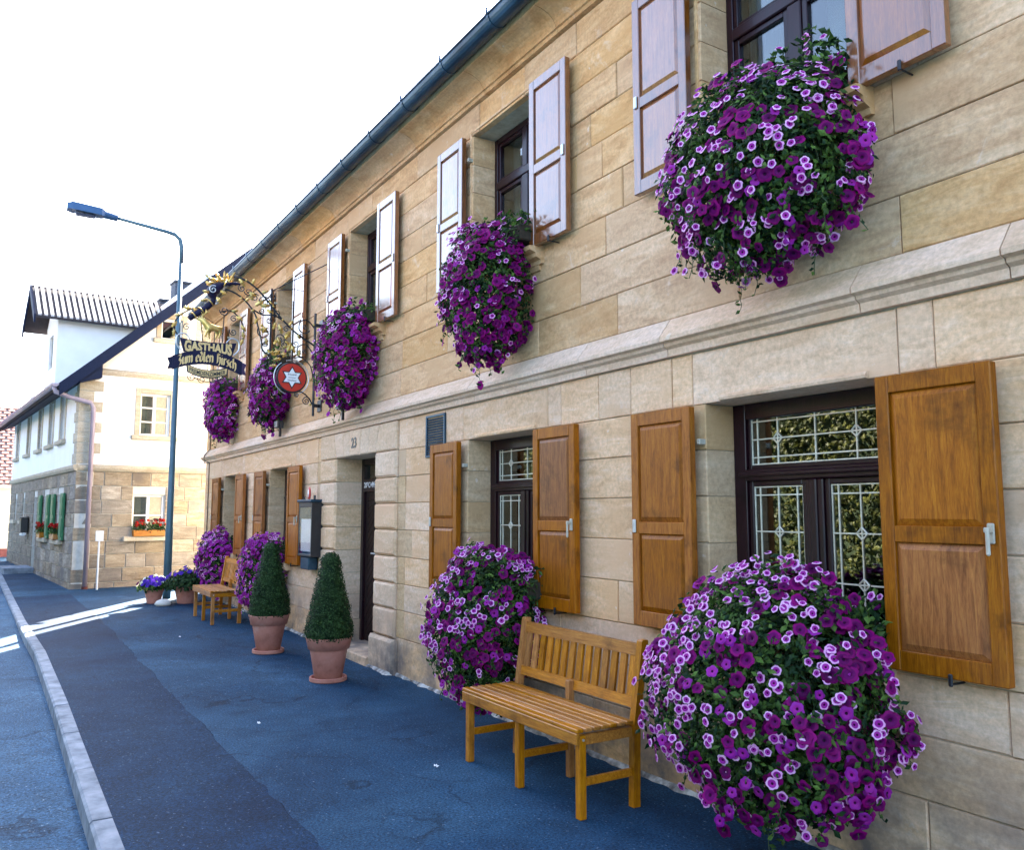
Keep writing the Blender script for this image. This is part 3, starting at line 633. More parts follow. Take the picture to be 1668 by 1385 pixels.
def casement_window(k, c):
    b = MB(); frame_rect(b, c - HW, c + HW, ZU0, ZU1, 0.05, 0.215, 0.29)
    b.cbox(c - HW + .05, c + HW - .05, .206, .288, 4.36, 4.43, .006); b.cbox(c - .045, c + .045, .212, .286, ZU0 + .05, 4.36, .006); b.cbox(c - .03, c + .03, .214, .284, 4.43, ZU1 - .05, .006)
    win = build(b, 'window', 'wood_frame', inn)
    for sx in (-1, 1):
        a0, a1 = sorted((c + sx * .045, c + sx * .44)); bb = MB(); frame_rect(bb, a0, a1, ZU0 + .05, 4.36, .035, .225, .268, .004)
        a2, a3 = sorted((c + sx * .03, c + sx * .44)); frame_rect(bb, a2, a3, 4.43, ZU1 - .05, .03, .225, .268, .004); build(bb, 'sash', 'wood_frame', win)
        pane(win, a0 + .03, a1 - .03, ZU0 + .08, 4.33); pane(win, a2 + .025, a3 - .025, 4.455, ZU1 - .075)
    # net curtain, parted
    bb = MB(); n = 40
    for s0, s1 in ((-.47, -.08), (.08, .47)):
        base = len(bb.v)
        for i in range(n + 1):
            x = c + s0 + (s1 - s0) * i / n; y = .40 + .018 * math.sin(i * 1.9) + .008 * math.sin(i * .7)
            bb.add([(x, y, ZU0 + .03), (x, y, ZU1 + .02)])
        for i in range(n): bb.face(base + 2 * i, base + 2 * i + 2, base + 2 * i + 3, base + 2 * i + 1)
    build(bb, 'curtain', 'curtain', win, smooth=True)
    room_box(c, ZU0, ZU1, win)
    # stone sill with corbelled ends
    b = MB(); b.extrude_x([(.21, 3.545), (.21, 3.44), (-.03, 3.40), (-.035, 3.43), (-.075, 3.445), (-.08, 3.475), (-.13, 3.49), (-.135, 3.52), (-.0, 3.54)], c - .60, c + .60)
    b.extrude_x([(.03, 3.40), (-.025, 3.40), (-.018, 3.36), (.03, 3.355)], c - .56, c + .56)
    build(b, 'sill', 'stone_upper', inn)
    # slim rebate moulding round the opening
    b = MB(); t_ = .022
    b.cbox(c - HW - .045, c - HW - .045 + t_, -.010, .02, ZU0, ZU1 + .045, .003); b.cbox(c + HW + .045 - t_, c + HW + .045, -.010, .02, ZU0, ZU1 + .045, .003)
    b.cbox(c - HW - .045 + t_, c + HW + .045 - t_, -.010, .02, ZU1 + .045 - t_, ZU1 + .045, .003); build(b, 'surround', 'stone_upper', inn)
for k, c in GW.items(): leaded_window(k, c)
for k, c in UW.items(): casement_window(k, c)
# ------------------------------------------------------------------ shutters: stiles, rails, two raised panels
def raised(b, x0, x1, z0, z1, yf, ye):
    """raised-and-fielded panel: flat field, bevel falling to the edge"""
    g_ = .030
    P = [(x0, ye, z0), (x1, ye, z0), (x1, ye, z1), (x0, ye, z1), (x0 + g_, yf, z0 + g_), (x1 - g_, yf, z0 + g_), (x1 - g_, yf, z1 - g_), (x0 + g_, yf, z1 - g_)]
    n = b.add(P); b.face(n + 4, n + 5, n + 6, n + 7)
    for i in range(4): b.face(n + i, n + (i + 1) % 4, n + 4 + (i + 1) % 4, n + 4 + i)
SHB = {}
def shutter(c, side, z0, z1, hand, HW=HW, w_=.47):
    wm = 'wood_shutter_satin' if z0 < 2 else 'wood_shutter'
    gap = .04
    xa = c + HW + gap if side > 0 else c - HW - gap - w_
    xb = xa + w_; y1, y0 = -.045, -.092; st = .062; zm = z0 + (z1 - z0) * .455
    b = MB()
    b.cbox(xa, xa + st, y0, y1, z0, z1, .004); b.cbox(xb - st, xb, y0, y1, z0, z1, .004)
    for (q0, q1) in ((z0, z0 + .085), (zm - .035, zm + .035), (z1 - .075, z1)): b.cbox(xa + st, xb - st, y0 + .0015, y1 - .0015, q0, q1, .003)
    sh = build(b, 'shutter', wm, inn)
    for (q0, q1) in ((z0 + .085, zm - .035), (zm + .035, z1 - .075)):
        p = MB(); raised(p, xa + st, xb - st, q0, q1, y0 + .004, y0 + .018); p.box(xa + st, xb - st, y0 + .019, y1 - .006, q0, q1)
        build(p, 'panel', wm, sh)
    # hinge pin at the jamb, latch on the free edge, tie-back at the foot
    hx = xa - .02 if side > 0 else xb + .02
    for hz in (z1 - .2, z0 + .2):
        p = MB(); p.cbox(hx - .013, hx + .013, -.045, .004, hz - .016, hz + .016, .004); build(p, 'hinge', 'ivory', sh)
    fx = xb - .03 if side > 0 else xa + .03
    p = MB()
    p.cbox(fx - .014, fx + .014, y0 - .012, y0 - .0005, zm - .03, zm + .05, .004)
    if hand: p.cbox(fx - .010, fx + .012, y0 - .045, y0 - .012, zm + .012, zm + .034, .004); p.cbox(fx - .004, fx + .012, y0 - .047, y0 - .034, zm - .075, zm + .03, .005)
    build(p, 'latch', 'ivory' if hand else 'steel', sh)
    tx = (xa + xb) / 2 + .03
    p = MB(); p.tube([(tx, .0, z0 - .02), (tx, -.06, z0 - .02), (tx, -.10, z0 - .018)], .005, 6); p.cbox(tx - .009, tx + .009, -.106, -.095, z0 - .028, z0 + .022, .004); build(p, 'tie_back', 'iron', sh)
for k, c in GW.items():
    shutter(c, -1, .895, 2.155, False, HG, .505); shutter(c, 1, .895, 2.155, True, HG, .505)
for k, c in UW.items():
    shutter(c, -1, 3.525, 4.81, False); shutter(c, 1, 3.525, 4.81, False)
# ------------------------------------------------------------------ door
b = MB(); b.cbox(DX0, DX0 + .07, .29, .37, .1, DZ1, .005); b.cbox(DX1 - .07, DX1, .29, .37, .1, DZ1, .005); b.cbox(DX0 + .07, DX1 - .07, .29, .37, DZ1 - .07, DZ1, .005)
b.cbox(DX0 + .07, DX1 - .07, .285, .37, 1.80, 1.94, .006)
door = build(b, 'door', 'wood_frame', inn)
pane(door, DX0 + .07, DX1 - .07, 1.94, DZ1 - .07, .33)
cxm = (DX0 + DX1) / 2
b = MB(); b.box(DX0 + .07, DX1 - .07, .34, .37, .1, 1.80); build(b, 'door_leaf', 'wood_door', door)
b = MB()
for (a, c) in ((DX0 + .07, cxm - .004), (cxm + .004, DX1 - .07)):
    frame_rect(b, a, c, .11, 1.795, .06, .322, .3395, .003)
build(b, 'door_frame', 'wood_door', door)
for hx0, hx1, sg in ((DX0 + .13, cxm - .064, 1), (cxm + .064, DX1 - .13, -1)):
    z = .17 - .5
    while z < 1.735:
        # diagonal boards, clipped to the leaf
        w_ = hx1 - hx0; sl = 0.9 * sg
        za, zb = (z, z + w_ * .9) if sg > 0 else (z + w_ * .9, z)
        q = [(hx0, za), (hx1, zb), (hx1, zb + .082), (hx0, za + .082)]
        q = [(x_, min(1.735, max(.17, z_))) for x_, z_ in q]
        if max(z_ for _, z_ in q) - min(z_ for _, z_ in q) > .03 and (q[3][1] - q[0][1] > .004 or q[2][1] - q[1][1] > .004):
            p = MB(); p.extrude_pts([(x_, .327, z_) for x_, z_ in q], (0, .0125, 0)); build(p, 'board', 'wood_door', door)
        z += .092
b = MB(); b.cbox(cxm - .1, cxm - .06, .312, .323, .98, 1.2, .004); b.tube([(cxm - .08, .32, 1.1), (cxm - .08, .27, 1.1), (cxm - .19, .265, 1.1)], .01, 8); build(b, 'door_handle', 'steel', door)
b = MB(); b.cbox(DX0 + .004, DX1 - .004, -.09, .42, -.2, .10, .012); build(b, 'door_step', 'stone_door', inn)
b = MB(); b.box(DX0 + .0, DX1, .375, .385, .1, DZ1); build(b, 'back_panel', 'room_dark', door)
def text_mesh(s_, size, mat, extrude=.002, offset=0.0, align='CENTER', sx=1.0):
    cu = bpy.data.curves.new('t', 'FONT'); cu.body = s_; cu.size = size; cu.extrude = extrude; cu.offset = offset; cu.align_x = align; cu.resolution_u = 2
    ob = bpy.data.objects.new('t', cu); COL.objects.link(ob)
    dg = bpy.context.evaluated_depsgraph_get(); me = bpy.data.meshes.new_from_object(ob.evaluated_get(dg))
    bpy.data.objects.remove(ob); bpy.data.curves.remove(cu)
    me.materials.clear(); me.materials.append(MAT[mat])
    return me
me = text_mesh('20*C+M+B', .088, 'white_paint', .001, .002, 'LEFT'); me.name = 'chalk_lettering'
t_ = link('chalk_lettering', me, door); t_.location = (DX0 + .10 + 8, .283, 1.845); t_.rotation_euler = (R(90), 0, 0)
me = text_mesh('23', .16, 'black_paint', .003, .003); me.name = 'house_number'
t_ = link('house_number', me, keystone); t_.location = ((-8.64) + 8, -.039, 2.27); t_.rotation_euler = (R(90), 0, 0)
# vent grille
b = MB(); frame_rect(b, -6.90, -6.52, 2.06, 2.445, .022, -.018, .005, .003); b.box(-6.88, -6.54, .0, .004, 2.08, 2.425); vent = build(b, 'vent_grille', 'gutter_metal', inn)
z = 2.088
while z < 2.415:
    for xa, xb in ((-6.876, -6.714), (-6.706, -6.544)):
        p = MB(); n = p.add([(xa, -.002, z + .02), (xb, -.002, z + .02), (xb, -.016, z + .004), (xa, -.016, z + .004), (xa, -.001, z + .017), (xb, -.001, z + .017), (xb, -.013, z + .001), (xa, -.013, z + .001)])
        for q in ((0, 1, 2, 3), (7, 6, 5, 4), (0, 3, 7, 4), (1, 5, 6, 2), (3, 2, 6, 7), (0, 4, 5, 1)): p.face(*q)
        build(p, 'slat', 'gutter_metal', vent)
    z += .0235
# ------------------------------------------------------------------ flowers
def unit(v): return v.normalized() if v.length > 1e-9 else Vector((0, 0, 1))
def petunia_mesh(name, mats, r=1.0, lobes=5, detail=True):
    """funnel flower facing +Z: deep throat, mid ring, five-lobed rim that curls back"""
    b = MB(); n = lobes * 3
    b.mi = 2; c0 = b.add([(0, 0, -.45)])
    r1 = b.add([(.20 * math.cos(2 * math.pi * i / n), .20 * math.sin(2 * math.pi * i / n), -.12) for i in range(n)])
    r2 = b.add([(.64 * math.cos(2 * math.pi * i / n), .64 * math.sin(2 * math.pi * i / n), .05 + .03 * math.cos(lobes * 2 * math.pi * i / n)) for i in range(n)])
    r3 = []
    for i in range(n):
        a = 2 * math.pi * i / n; q = 1.0 - (.16 if i % 3 == 0 else 0.0) + rng.uniform(-.04, .04)
        r3.append((q * math.cos(a), q * math.sin(a), .02 - .10 * q + rng.uniform(-.07, .07)))
    r3 = b.add(r3)
    for i in range(n):
        k = (i + 1) % n
        b.mi = 2; b.face(c0, r1 + i, r1 + k)
        b.mi = 1; b.face(r1 + i, r2 + i, r2 + k, r1 + k)
        b.mi = 0; b.face(r2 + i, r3 + i, r3 + k, r2 + k)
    b.v = [(x * r, y * r, z * r) for x, y, z in b.v]
    me = b.mesh(name, mats, smooth=True); return me
def frame_to(n, spin):
    q = n.to_track_quat('Z', 'Y'); return q @ Vector((0, 0, 1)).rotation_difference(Vector((0, 0, 1))) if False else (q.to_matrix() @ Matrix.Rotation(spin, 3, 'Z'))
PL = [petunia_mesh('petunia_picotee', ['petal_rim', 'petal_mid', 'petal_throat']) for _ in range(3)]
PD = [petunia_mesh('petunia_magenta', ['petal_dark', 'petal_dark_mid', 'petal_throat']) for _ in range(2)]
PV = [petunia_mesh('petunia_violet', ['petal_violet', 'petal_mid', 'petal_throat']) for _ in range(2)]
def mesh_copy_into(mb, me, M, base_mi=0):
    n = len(mb.v); mb.v.extend([tuple(M @ v.co) for v in me.vertices])
    for p in me.polygons: mb.f.append(tuple(n + i for i in p.vertices)); mb.m.append(base_mi + p.material_index)
def leaf(b, p, n, L, W, spin):
    M = frame_to(n, spin); c = [Vector((0, 0, 0)), Vector((L * .5, W, -.12 * L)), Vector((L, 0, -.22 * L)), Vector((L * .5, -W, -.12 * L)), Vector((L * .5, 0, .04 * L))]
    i = b.add([p + M @ q for q in c]); b.face(i, i + 1, i + 4); b.face(i + 1, i + 2, i + 4); b.face(i + 2, i + 3, i + 4); b.face(i + 3, i, i + 4)
def lump(dv, seed): return .96 + .17 * mnoise.noise(dv * 1.5 + Vector((seed, 0, 0))) + .13 * mnoise.noise(dv * 3.9 + Vector((0, seed, 0)))
def basket(key, cx_, cz_, p, rx, rz, sill_z, nleaf, nfl, near, light_frac, violet, seed, label, fs=1.0, n_obj=280):
    r = random.Random(seed); cy_, ry = -.45 * p, .55 * p
    root = thing('petunia_box', label, 'flower box', (cx_, -.12, sill_z), 'petunia boxes on the inn window sills')
    b = MB(); b.cbox(cx_ - .30, cx_ + .30, -.19, .06 if sill_z < 2 else .10, sill_z + .02, sill_z + .14, .01); build(b, 'planter', 'soil', root)
    b = MB()
    # branching stems from the planter towards the outside
    for i in range(60):
        a = r.uniform(0, 2 * math.pi); e = r.uniform(-1.1, 1.0)
        dv = Vector((math.cos(e) * math.cos(a), -abs(math.cos(e) * math.sin(a)), math.sin(e))); rr = lump(dv, seed) * .86
        tip = Vector((cx_ + rx * rr * dv.x, min(-.03, cy_ + ry * rr * dv.y), cz_ + rz * rr * dv.z)); st = Vector((cx_ + r.uniform(-.3, .3) * min(1, rx / .4), -.1, sill_z + .15))
        mid = (st + tip) / 2 + Vector((0, -.06, .08)); b.tube([st, mid, tip], [.006, .005, .003], 4, False)
    build(b, 'stems', 'stem', root, kind='stuff')
    b = MB(); fl = []; shoots = MB()
    def samp(lo, hi):
        while True:
            z_ = r.uniform(-1, 1); a = r.uniform(0, 2 * math.pi); q = math.sqrt(1 - z_ * z_)
            dv = Vector((q * math.cos(a), q * math.sin(a), z_)); rr = lump(dv, seed) * r.uniform(lo, hi)
            # skirt: trailing shoots hang straighter towards the bottom
            zz = cz_ + rz * rr * dv.z; tap = 1.0
            if dv.z < 0: tap = 1.0 - .06 * dv.z * dv.z
            P = Vector((cx_ + rx * rr * dv.x * tap, cy_ + ry * rr * dv.y * tap, zz))
            if P.y < -.025: return P, unit(Vector((dv.x / rx, dv.y / ry, dv.z / rz)))
    for i in range(nleaf):
        P, n = samp(.55, 1.0) if i % 3 else samp(.86, 1.05)
        nn = unit(n * .6 + Vector((r.uniform(-1, 1), r.uniform(-1, 1), r.uniform(-.4, 1.2))) * .6)
        s_ = r.uniform(.017, .033) * fs; leaf(b, P, nn, s_ * 1.5, s_ * .42, r.uniform(0, 6.28))
    for i in range(nleaf // 9):
        P = Vector((cx_ + r.uniform(-.37, .37) * max(.9, rx / .5), r.uniform(-.30, .08), sill_z + r.uniform(.0, .26))); s_ = r.uniform(.022, .04) * fs
        leaf(b, P, unit(Vector((r.uniform(-1, 1), r.uniform(-1, .6), r.uniform(-.2, 1.2)))), s_ * 1.5, s_ * .42, r.uniform(0, 6.28))
        if i % 28 == 0: fl.append((P + Vector((0, -.02, .02)), unit(Vector((r.uniform(-.5, .7), -1, r.uniform(0, .8))))))
    # loose trailing shoots
    for i in range(70):
        P, n = samp(.93, 1.0); L = r.uniform(.03, .17) * (1.0 if n.z < .3 else .6); q = P.copy(); path = [P - n * .05, P.copy()]
        for k in range(6):
            q = q + Vector((n.x * .25, n.y * .25, -.35 + n.z * .5)) * (L / 4) + Vector((r.uniform(-.01, .01), r.uniform(-.01, .01), 0))
            if q.y > -.02: break
            path.append(q.copy())
            leaf(b, q, unit(n + Vector((r.uniform(-1, 1), r.uniform(-1, 1), r.uniform(-.5, 1)))), .034 * fs, .010 * fs, r.uniform(0, 6.28))
        shoots.tube(path, .0022, 4, False)
        if i % 2: fl.append((q, unit(n + Vector((0, -.4, 0)))))
    build(b, 'foliage', 'leaf', root, kind='stuff'); build(shoots, 'shoots', 'stem', root, kind='stuff')
    off = Vector(root.location); far = MB(); cnt = 0
    todo = [('s',) + f for f in fl] + [('n', None, None)] * nfl
    for tg, P, n in todo:
        if P is None:
            for _ in range(12):
                P, n = samp(.93, 1.06)
                if mnoise.noise(P * 5.5 + Vector((seed, 0, 0))) + .25 > r.uniform(-.55, .75): break
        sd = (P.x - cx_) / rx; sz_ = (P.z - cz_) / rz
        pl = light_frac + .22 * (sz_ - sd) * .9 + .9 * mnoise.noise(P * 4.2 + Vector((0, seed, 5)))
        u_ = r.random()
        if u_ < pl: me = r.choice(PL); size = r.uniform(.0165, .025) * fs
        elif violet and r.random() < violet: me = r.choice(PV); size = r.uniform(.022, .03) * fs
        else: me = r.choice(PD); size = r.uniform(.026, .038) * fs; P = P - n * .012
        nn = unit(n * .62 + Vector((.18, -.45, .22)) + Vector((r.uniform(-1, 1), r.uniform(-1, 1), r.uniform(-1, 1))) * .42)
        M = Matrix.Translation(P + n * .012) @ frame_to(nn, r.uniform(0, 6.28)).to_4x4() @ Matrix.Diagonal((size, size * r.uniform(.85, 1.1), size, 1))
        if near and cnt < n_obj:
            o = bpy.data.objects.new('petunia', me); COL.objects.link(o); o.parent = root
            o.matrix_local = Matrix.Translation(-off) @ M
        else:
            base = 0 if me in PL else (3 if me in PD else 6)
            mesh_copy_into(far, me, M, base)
        cnt += 1
    if far.f:
        build(far, 'blossoms', ['petal_rim', 'petal_mid', 'petal_throat', 'petal_dark', 'petal_dark_mid', 'petal_throat', 'petal_violet', 'petal_mid', 'petal_throat'], root, smooth=True, kind='stuff')
    return root
basket('A', -2.66, .73, .80, .61, .59, .93, 12500, 1250, True, .50, .25, 11, 'huge ball of pink-rimmed and purple petunias below the largest leaded window')
basket('B', -5.20, .77, .78, .41, .55, .93, 9500, 900, True, .52, .25, 12, 'petunia ball hanging behind the left end of the near bench')
basket('U1', -2.66, 3.20, .72, .53, .49, 3.55, 10500, 860, True, .58, .12, 13, 'petunia cascade at the top right upper window, the largest upstairs')
basket('U2', -5.30, 3.22, .67, .37, .54, 3.55, 6500, 860, True, .30, .08, 14, 'deep magenta petunia cascade upstairs, second upper window from the right')
basket('U3', -8.36, 3.21, .58, .40, .56, 3.55, 3200, 800, False, .26, .2, 15, 'magenta petunia cascade upstairs directly right of the iron sign pole', 1.1)
basket('U4', -11.40, 3.20, .50, .40, .51, 3.55, 2400, 800, False, .20, .2, 16, 'magenta petunia cascade upstairs directly behind the round red sign', 1.15)
basket('U5', -14.20, 3.27, .50, .40, .53, 3.55, 2200, 800, False, .28, .5, 17, 'purple petunia cascade upstairs at the far corner of the inn', 1.2)
basket('C', -11.30, .75, .58, .40, .54, .93, 2600, 760, False, .34, .85, 18, 'violet petunia mound downstairs behind the farther clipped box cone', 1.15)
basket('D', -14.20, .80, .53, .40, .48, .93, 2400, 760, False, .34, .85, 19, 'violet petunia mound behind the back of the far bench', 1.2)

# ------------------------------------------------------------------ clipped box cones in terracotta pots
def box_cone(x, y, hz, label, seed, rim=.215, ph=.40):
    r = random.Random(seed); g0 = gz2(x)
    t_ = thing('potted_box_cone', label, 'potted shrub', (x, y, g0), 'clipped box cones by the inn door')
    b = MB(); b.lathe([(.165, .0), (.172, .006), (.172, .035), (.166, .04), (.155, .038), (.150, .016), (.02, .014)], (x, y, g0), 32); build(b, 'saucer', 'terracotta', t_, smooth=False)
    b = MB(); b.lathe([(.120, .016), (.126, .02), (rim * .80, ph - .115), (rim * .81, ph - .108), (rim * .885, ph - .106), (rim * .985, ph - .01), (rim, ph - .004), (rim - .006, ph), (rim - .02, ph - .002), (rim - .03, ph - .05), (.1, ph - .05)], (x, y, g0), 40); build(b, 'pot', 'terracotta', t_, smooth=True)
    b = MB(); b.lathe([(rim - .027, ph - .045), (rim * .6, ph - .03), (.02, ph - .025)], (x, y, g0), 20); build(b, 'soil', 'soil', t_)
    b = MB(); b.tube([(x, y, g0 + ph - .04), (x, y, g0 + hz - .1)], [.016, .006], 6); build(b, 'trunk', 'stem', t_)
    z0 = ph - .015; H = hz - z0; b = MB()
    def rad(q): # q 0..1
        base = .236 * (1 - .70 * q ** 1.12) * (1 - .10 * max(0, .08 - q) / .08)
        if q > .90: base = .236 * (1 - .70 * .90 ** 1.12) * math.sqrt(max(0, 1 - ((q - .90) / .10) ** 2))
        return base
    inner = [(max(.005, rad(q) * .80), z0 + H * q) for q in [i / 16 for i in range(17)]]
    b.lathe(inner, (x, y, g0), 18)
    for i in range(10000):
        q = 1 - math.sqrt(r.random()) * 1.0 if i % 12 else r.uniform(.86, .995); q = min(.995, max(0, q)); a = r.uniform(0, 6.283)
        lum = 1 + .10 * mnoise.noise(Vector((math.cos(a) * 2, math.sin(a) * 2, q * 6 + seed))) + .06 * mnoise.noise(Vector((math.cos(a) * 6, math.sin(a) * 6, q * 16 + seed)))
        rr = rad(q) * lum * r.uniform(.80, 1.04); P = Vector((x + rr * math.cos(a), y + rr * math.sin(a), g0 + z0 + H * q + r.uniform(-.01, .01)))
        n = unit(Vector((math.cos(a), math.sin(a), .45)) + Vector((r.uniform(-1, 1), r.uniform(-1, 1), r.uniform(-1, 1))) * .75)
        s_ = r.uniform(.014, .025); leaf(b, P, n, s_, s_ * .36, r.uniform(0, 6.28))
    build(b, 'foliage', 'leaf_box', t_, kind='stuff')
box_cone(-7.62, -.64, 1.17, 'nearer clipped box cone in a terracotta pot with saucer by the door', 31)
box_cone(-9.39, -.70, 1.20, 'farther clipped box cone in a terracotta pot in front of violet petunias', 32, .222, .415)

# ------------------------------------------------------------------ benches
def bench(x0, y0, label, L=1.21, slats=14):
    x1 = x0 + L; g0 = gz2((x0 + x1) / 2); y1 = y0 + .44
    t_ = thing('garden_bench', label, 'bench', ((x0 + x1) / 2, y0 + .2, g0), 'wooden benches along the inn wall')
    Z = lambda z: g0 + z
    S = .043
    # legs
    for lx in (x0, (x0 + x1) / 2 - S / 2, x1 - S):
        b = MB(); b.cbox(lx, lx + S, y0 + .012, y0 + .055, g0, Z(.415), .004); build(b, 'leg', 'wood_bench_z', t_)
    for lx in (x0, x1 - S):
        b = MB()  # back leg runs up as the back post, raked
        pr = [(y1 - .075, g0), (y1 - .030, g0), (y1 - .020, Z(.42)), (y1 + .045, Z(.855)), (y1 + .040, Z(.865)), (y1 + .005, Z(.865)), (y1 - .001, Z(.857)), (y1 - .064, Z(.42))]
        b.extrude_x(pr, lx, lx + S); build(b, 'back_post', 'wood_bench_z', t_)
    b = MB(); b.cbox((x0 + x1) / 2 - .02, (x0 + x1) / 2 + .02, y1 - .072, y1 - .03, g0, Z(.56), .004); build(b, 'leg', 'wood_bench_z', t_)
    # aprons and stretchers
    b = MB(); b.cbox(x0 - .005, x1 + .005, y0 - .012, y0 + .0115, Z(.372), Z(.432), .004); build(b, 'apron', 'wood_bench_x', t_)
    b = MB(); b.cbox(x0 + S, x1 - S, y1 - .07, y1 - .045, Z(.36), Z(.42), .004); build(b, 'apron', 'wood_bench_x', t_)
    for lx in (x0 + .006, (x0 + x1) / 2 - .015, x1 - S + .006):
        b = MB(); b.cbox(lx, lx + .03, y0 + .056, y1 - .071, Z(.365), Z(.416), .003); build(b, 'side_rail', 'wood_bench_x', t_)
        b = MB(); b.cbox(lx + .002, lx + .026, y0 + .056, y1 - .072, Z(.16), Z(.20), .003); build(b, 'stretcher', 'wood_bench_x', t_)
    # seat slats
    n = 7; yy0, yy1 = y0 - .014, y1 - .07; pw = (yy1 - yy0) / n
    for i in range(n):
        a = yy0 + i * pw; q = MB(); q.cbox(x0 - .008, x1 + .008, a + .004, a + pw - .007, Z(.4325), Z(.453), .004); build(q, 'seat_slat', 'wood_bench_x', t_)
    # back
    yb = lambda z: y1 - .0405 + (z - .42) * .15
    def rail(z0, z1, nm):
        b = MB(); d_ = .014; b.extrude_x([(yb(z0) - d_, Z(z0)), (yb(z0) + d_, Z(z0)), (yb(z1) + d_, Z(z1)), (yb(z1) - d_, Z(z1))], x0 + S + .0005, x1 - S - .0005); build(b, nm, 'wood_bench_x', t_)
    rail(.775, .838, 'top_rail'); rail(.505, .56, 'lower_rail')
    sp = (L - 2 * S) / slats
    for i in range(slats):
        xc = x0 + S + sp * (i + .5); b = MB(); d_ = .008
        b.extrude_x([(yb(.561) - d_, Z(.561)), (yb(.561) + d_, Z(.561)), (yb(.774) + d_, Z(.774)), (yb(.774) - d_, Z(.774))], xc - sp * .31, xc + sp * .31); build(b, 'back_slat', 'wood_bench_z', t_)
    for (bx_, by_, bz_) in ((x1 + .001, y0 + .034, .395), (x1 + .001, y1 - .045, .39)):
        b = MB(); b.tube([(bx_ - .003, by_, Z(bz_)), (bx_ + .004, by_, Z(bz_))], .007, 8); build(b, 'bolt', 'steel', t_)
    return t_
bench(-4.75, -.775, 'near wooden slatted bench in front of the leaded windows')
bench(-12.98, -.80, 'far wooden slatted bench beside the lamp post flower pots', L=1.15)

# ------------------------------------------------------------------ menu case
mc = thing('menu_case', 'glazed dark menu display case mounted on the wall left of the door', 'display case', (-9.92, -.02, .88))
x0, x1, z0, z1 = -10.17, -9.67, 1.03, 1.68
b = MB(); b.cbox(x0, x0 + .03, -.15, -.004, z0, z1, .004); b.cbox(x1 - .03, x1, -.15, -.004, z0, z1, .004); b.cbox(x0 + .03, x1 - .03, -.15, -.004, z0, z0 + .03, .004); b.cbox(x0 + .03, x1 - .03, -.15, -.004, z1 - .06, z1, .004); b.box(x0 + .03, x1 - .03, -.03, -.004, z0 + .03, z1 - .06)
build(b, 'case', 'black_paint', mc)
b = MB(); b.cbox(x0 - .015, x1 + .015, -.17, -.004, z1 + .002, z1 + .035, .006); build(b, 'case_roof', 'gutter_metal', mc)
b = MB(); b.cbox(x0 + .04, x1 - .16, -.125, -.006, z0 - .16, z0 - .004, .01); build(b, 'lower_box', 'gutter_metal', mc)
b = MB(); b.box(x0 + .05, x1 - .05, -.130, -.126, z0 + .06, z1 - .20); build(b, 'menu_sheet', 'white_paint', mc)
b = MB(); b.box(x0 + .032, x1 - .032, -.146, -.142, z0 + .032, z1 - .062); build(b, 'pane', 'glass_menu', mc)
b = MB(); b.lathe([(.0, 0), (.03, .0), (.045, .05), (.04, .11), (.015, .15), (.0, .152)], (0, 0, 0), 14, False)
b.v = [(x * 1.1 - 9.93, y * .35 - .10, z + z1 + .04) for x, y, z in b.v]; em = build(b, 'emblem', 'red_paint', mc, smooth=True)
b = MB(); b.lathe([(.0, 0), (.016, .0), (.024, .04), (.012, .085), (.0, .088)], (0, 0, 0), 12, False)
b.v = [(x - 9.93, y * .35 - .112, z + z1 + .068) for x, y, z in b.v]; build(b, 'emblem_center', 'white_paint', em, smooth=True)
b = MB(); b.tube([(x0 + .06, -.1, z1 + .035), (x0 + .06, -.1, z1 + .075)], .012, 8); build(b, 'finial', 'black_paint', mc)
b = MB(); b.tube([(x1 - .06, -.1, z1 + .035), (x1 - .06, -.1, z1 + .085)], .014, 8); build(b, 'finial', 'black_paint', mc)

# ------------------------------------------------------------------ small floodlights on the string course
for x, lab in ((-8.72, 'black floodlight on the ledge under the petunias right of the sign pole'), (-11.08, 'black floodlight on the ledge under the petunias behind the round sign')):
    f = thing('floodlight', lab, 'floodlight', (x, -.1, 2.60), 'floodlights on the string course')
    b = MB(); b.cbox(x - .075, x + .075, -.20, -.12, 2.69, 2.79, .012); build(b, 'housing', 'black_paint', f)
    b = MB(); b.cbox(x - .06, x + .06, -.212, -.2005, 2.70, 2.78, .004); build(b, 'lens', 'steel', f)
    b = MB(); b.cbox(x - .015, x + .015, -.16, -.13, 2.575, 2.695, .004); b.cbox(x + .08, x + .11, -.17, -.13, 2.68, 2.76, .006); b.tube([(x + .1, -.15, 2.72), (x, -.15, 2.72)], .008, 6); build(b, 'bracket', 'black_paint', f)
# ------------------------------------------------------------------ wrought-iron hanging sign (stands square to the wall, plane x = SX)
SX = -9.90
sg = thing('hanging_sign', 'wrought-iron tavern sign with gilt leaves, stag, navy name boards and round red disc', 'sign', (SX, 0, 2.76))
P3 = lambda u, w_, dx=0.0: (SX + dx, u, w_)
def irn(b, pts, rad=.009, dx=0.0, n=6): b.tube([P3(u, w_, dx) for u, w_ in pts], rad, n)
def arc(c, r_, a0, a1, n=12): return [(c[0] + r_ * math.cos(a0 + (a1 - a0) * i / n), c[1] + r_ * math.sin(a0 + (a1 - a0) * i / n)) for i in range(n + 1)]
b = MB(); b.tube([P3(-.09, 2.74), P3(-.09, 4.03)], .016, 8); build(b, 'wall_pole', 'iron', sg)
for z in (3.88, 2.87):
    b = MB(); b.cbox(SX - .07, SX + .07, -.018, -.0045, z - .075, z + .075, .006); b.cbox(SX - .02, SX + .02, -.10, -.018, z - .02, z + .02, .004)
    for q in (-1, 1): b.lathe([(.0, 0), (.035, 0), (.035, .01), (.0, .012)], (0, 0, 0), 10, False)
    build(b, 'wall_plate', 'iron', sg)
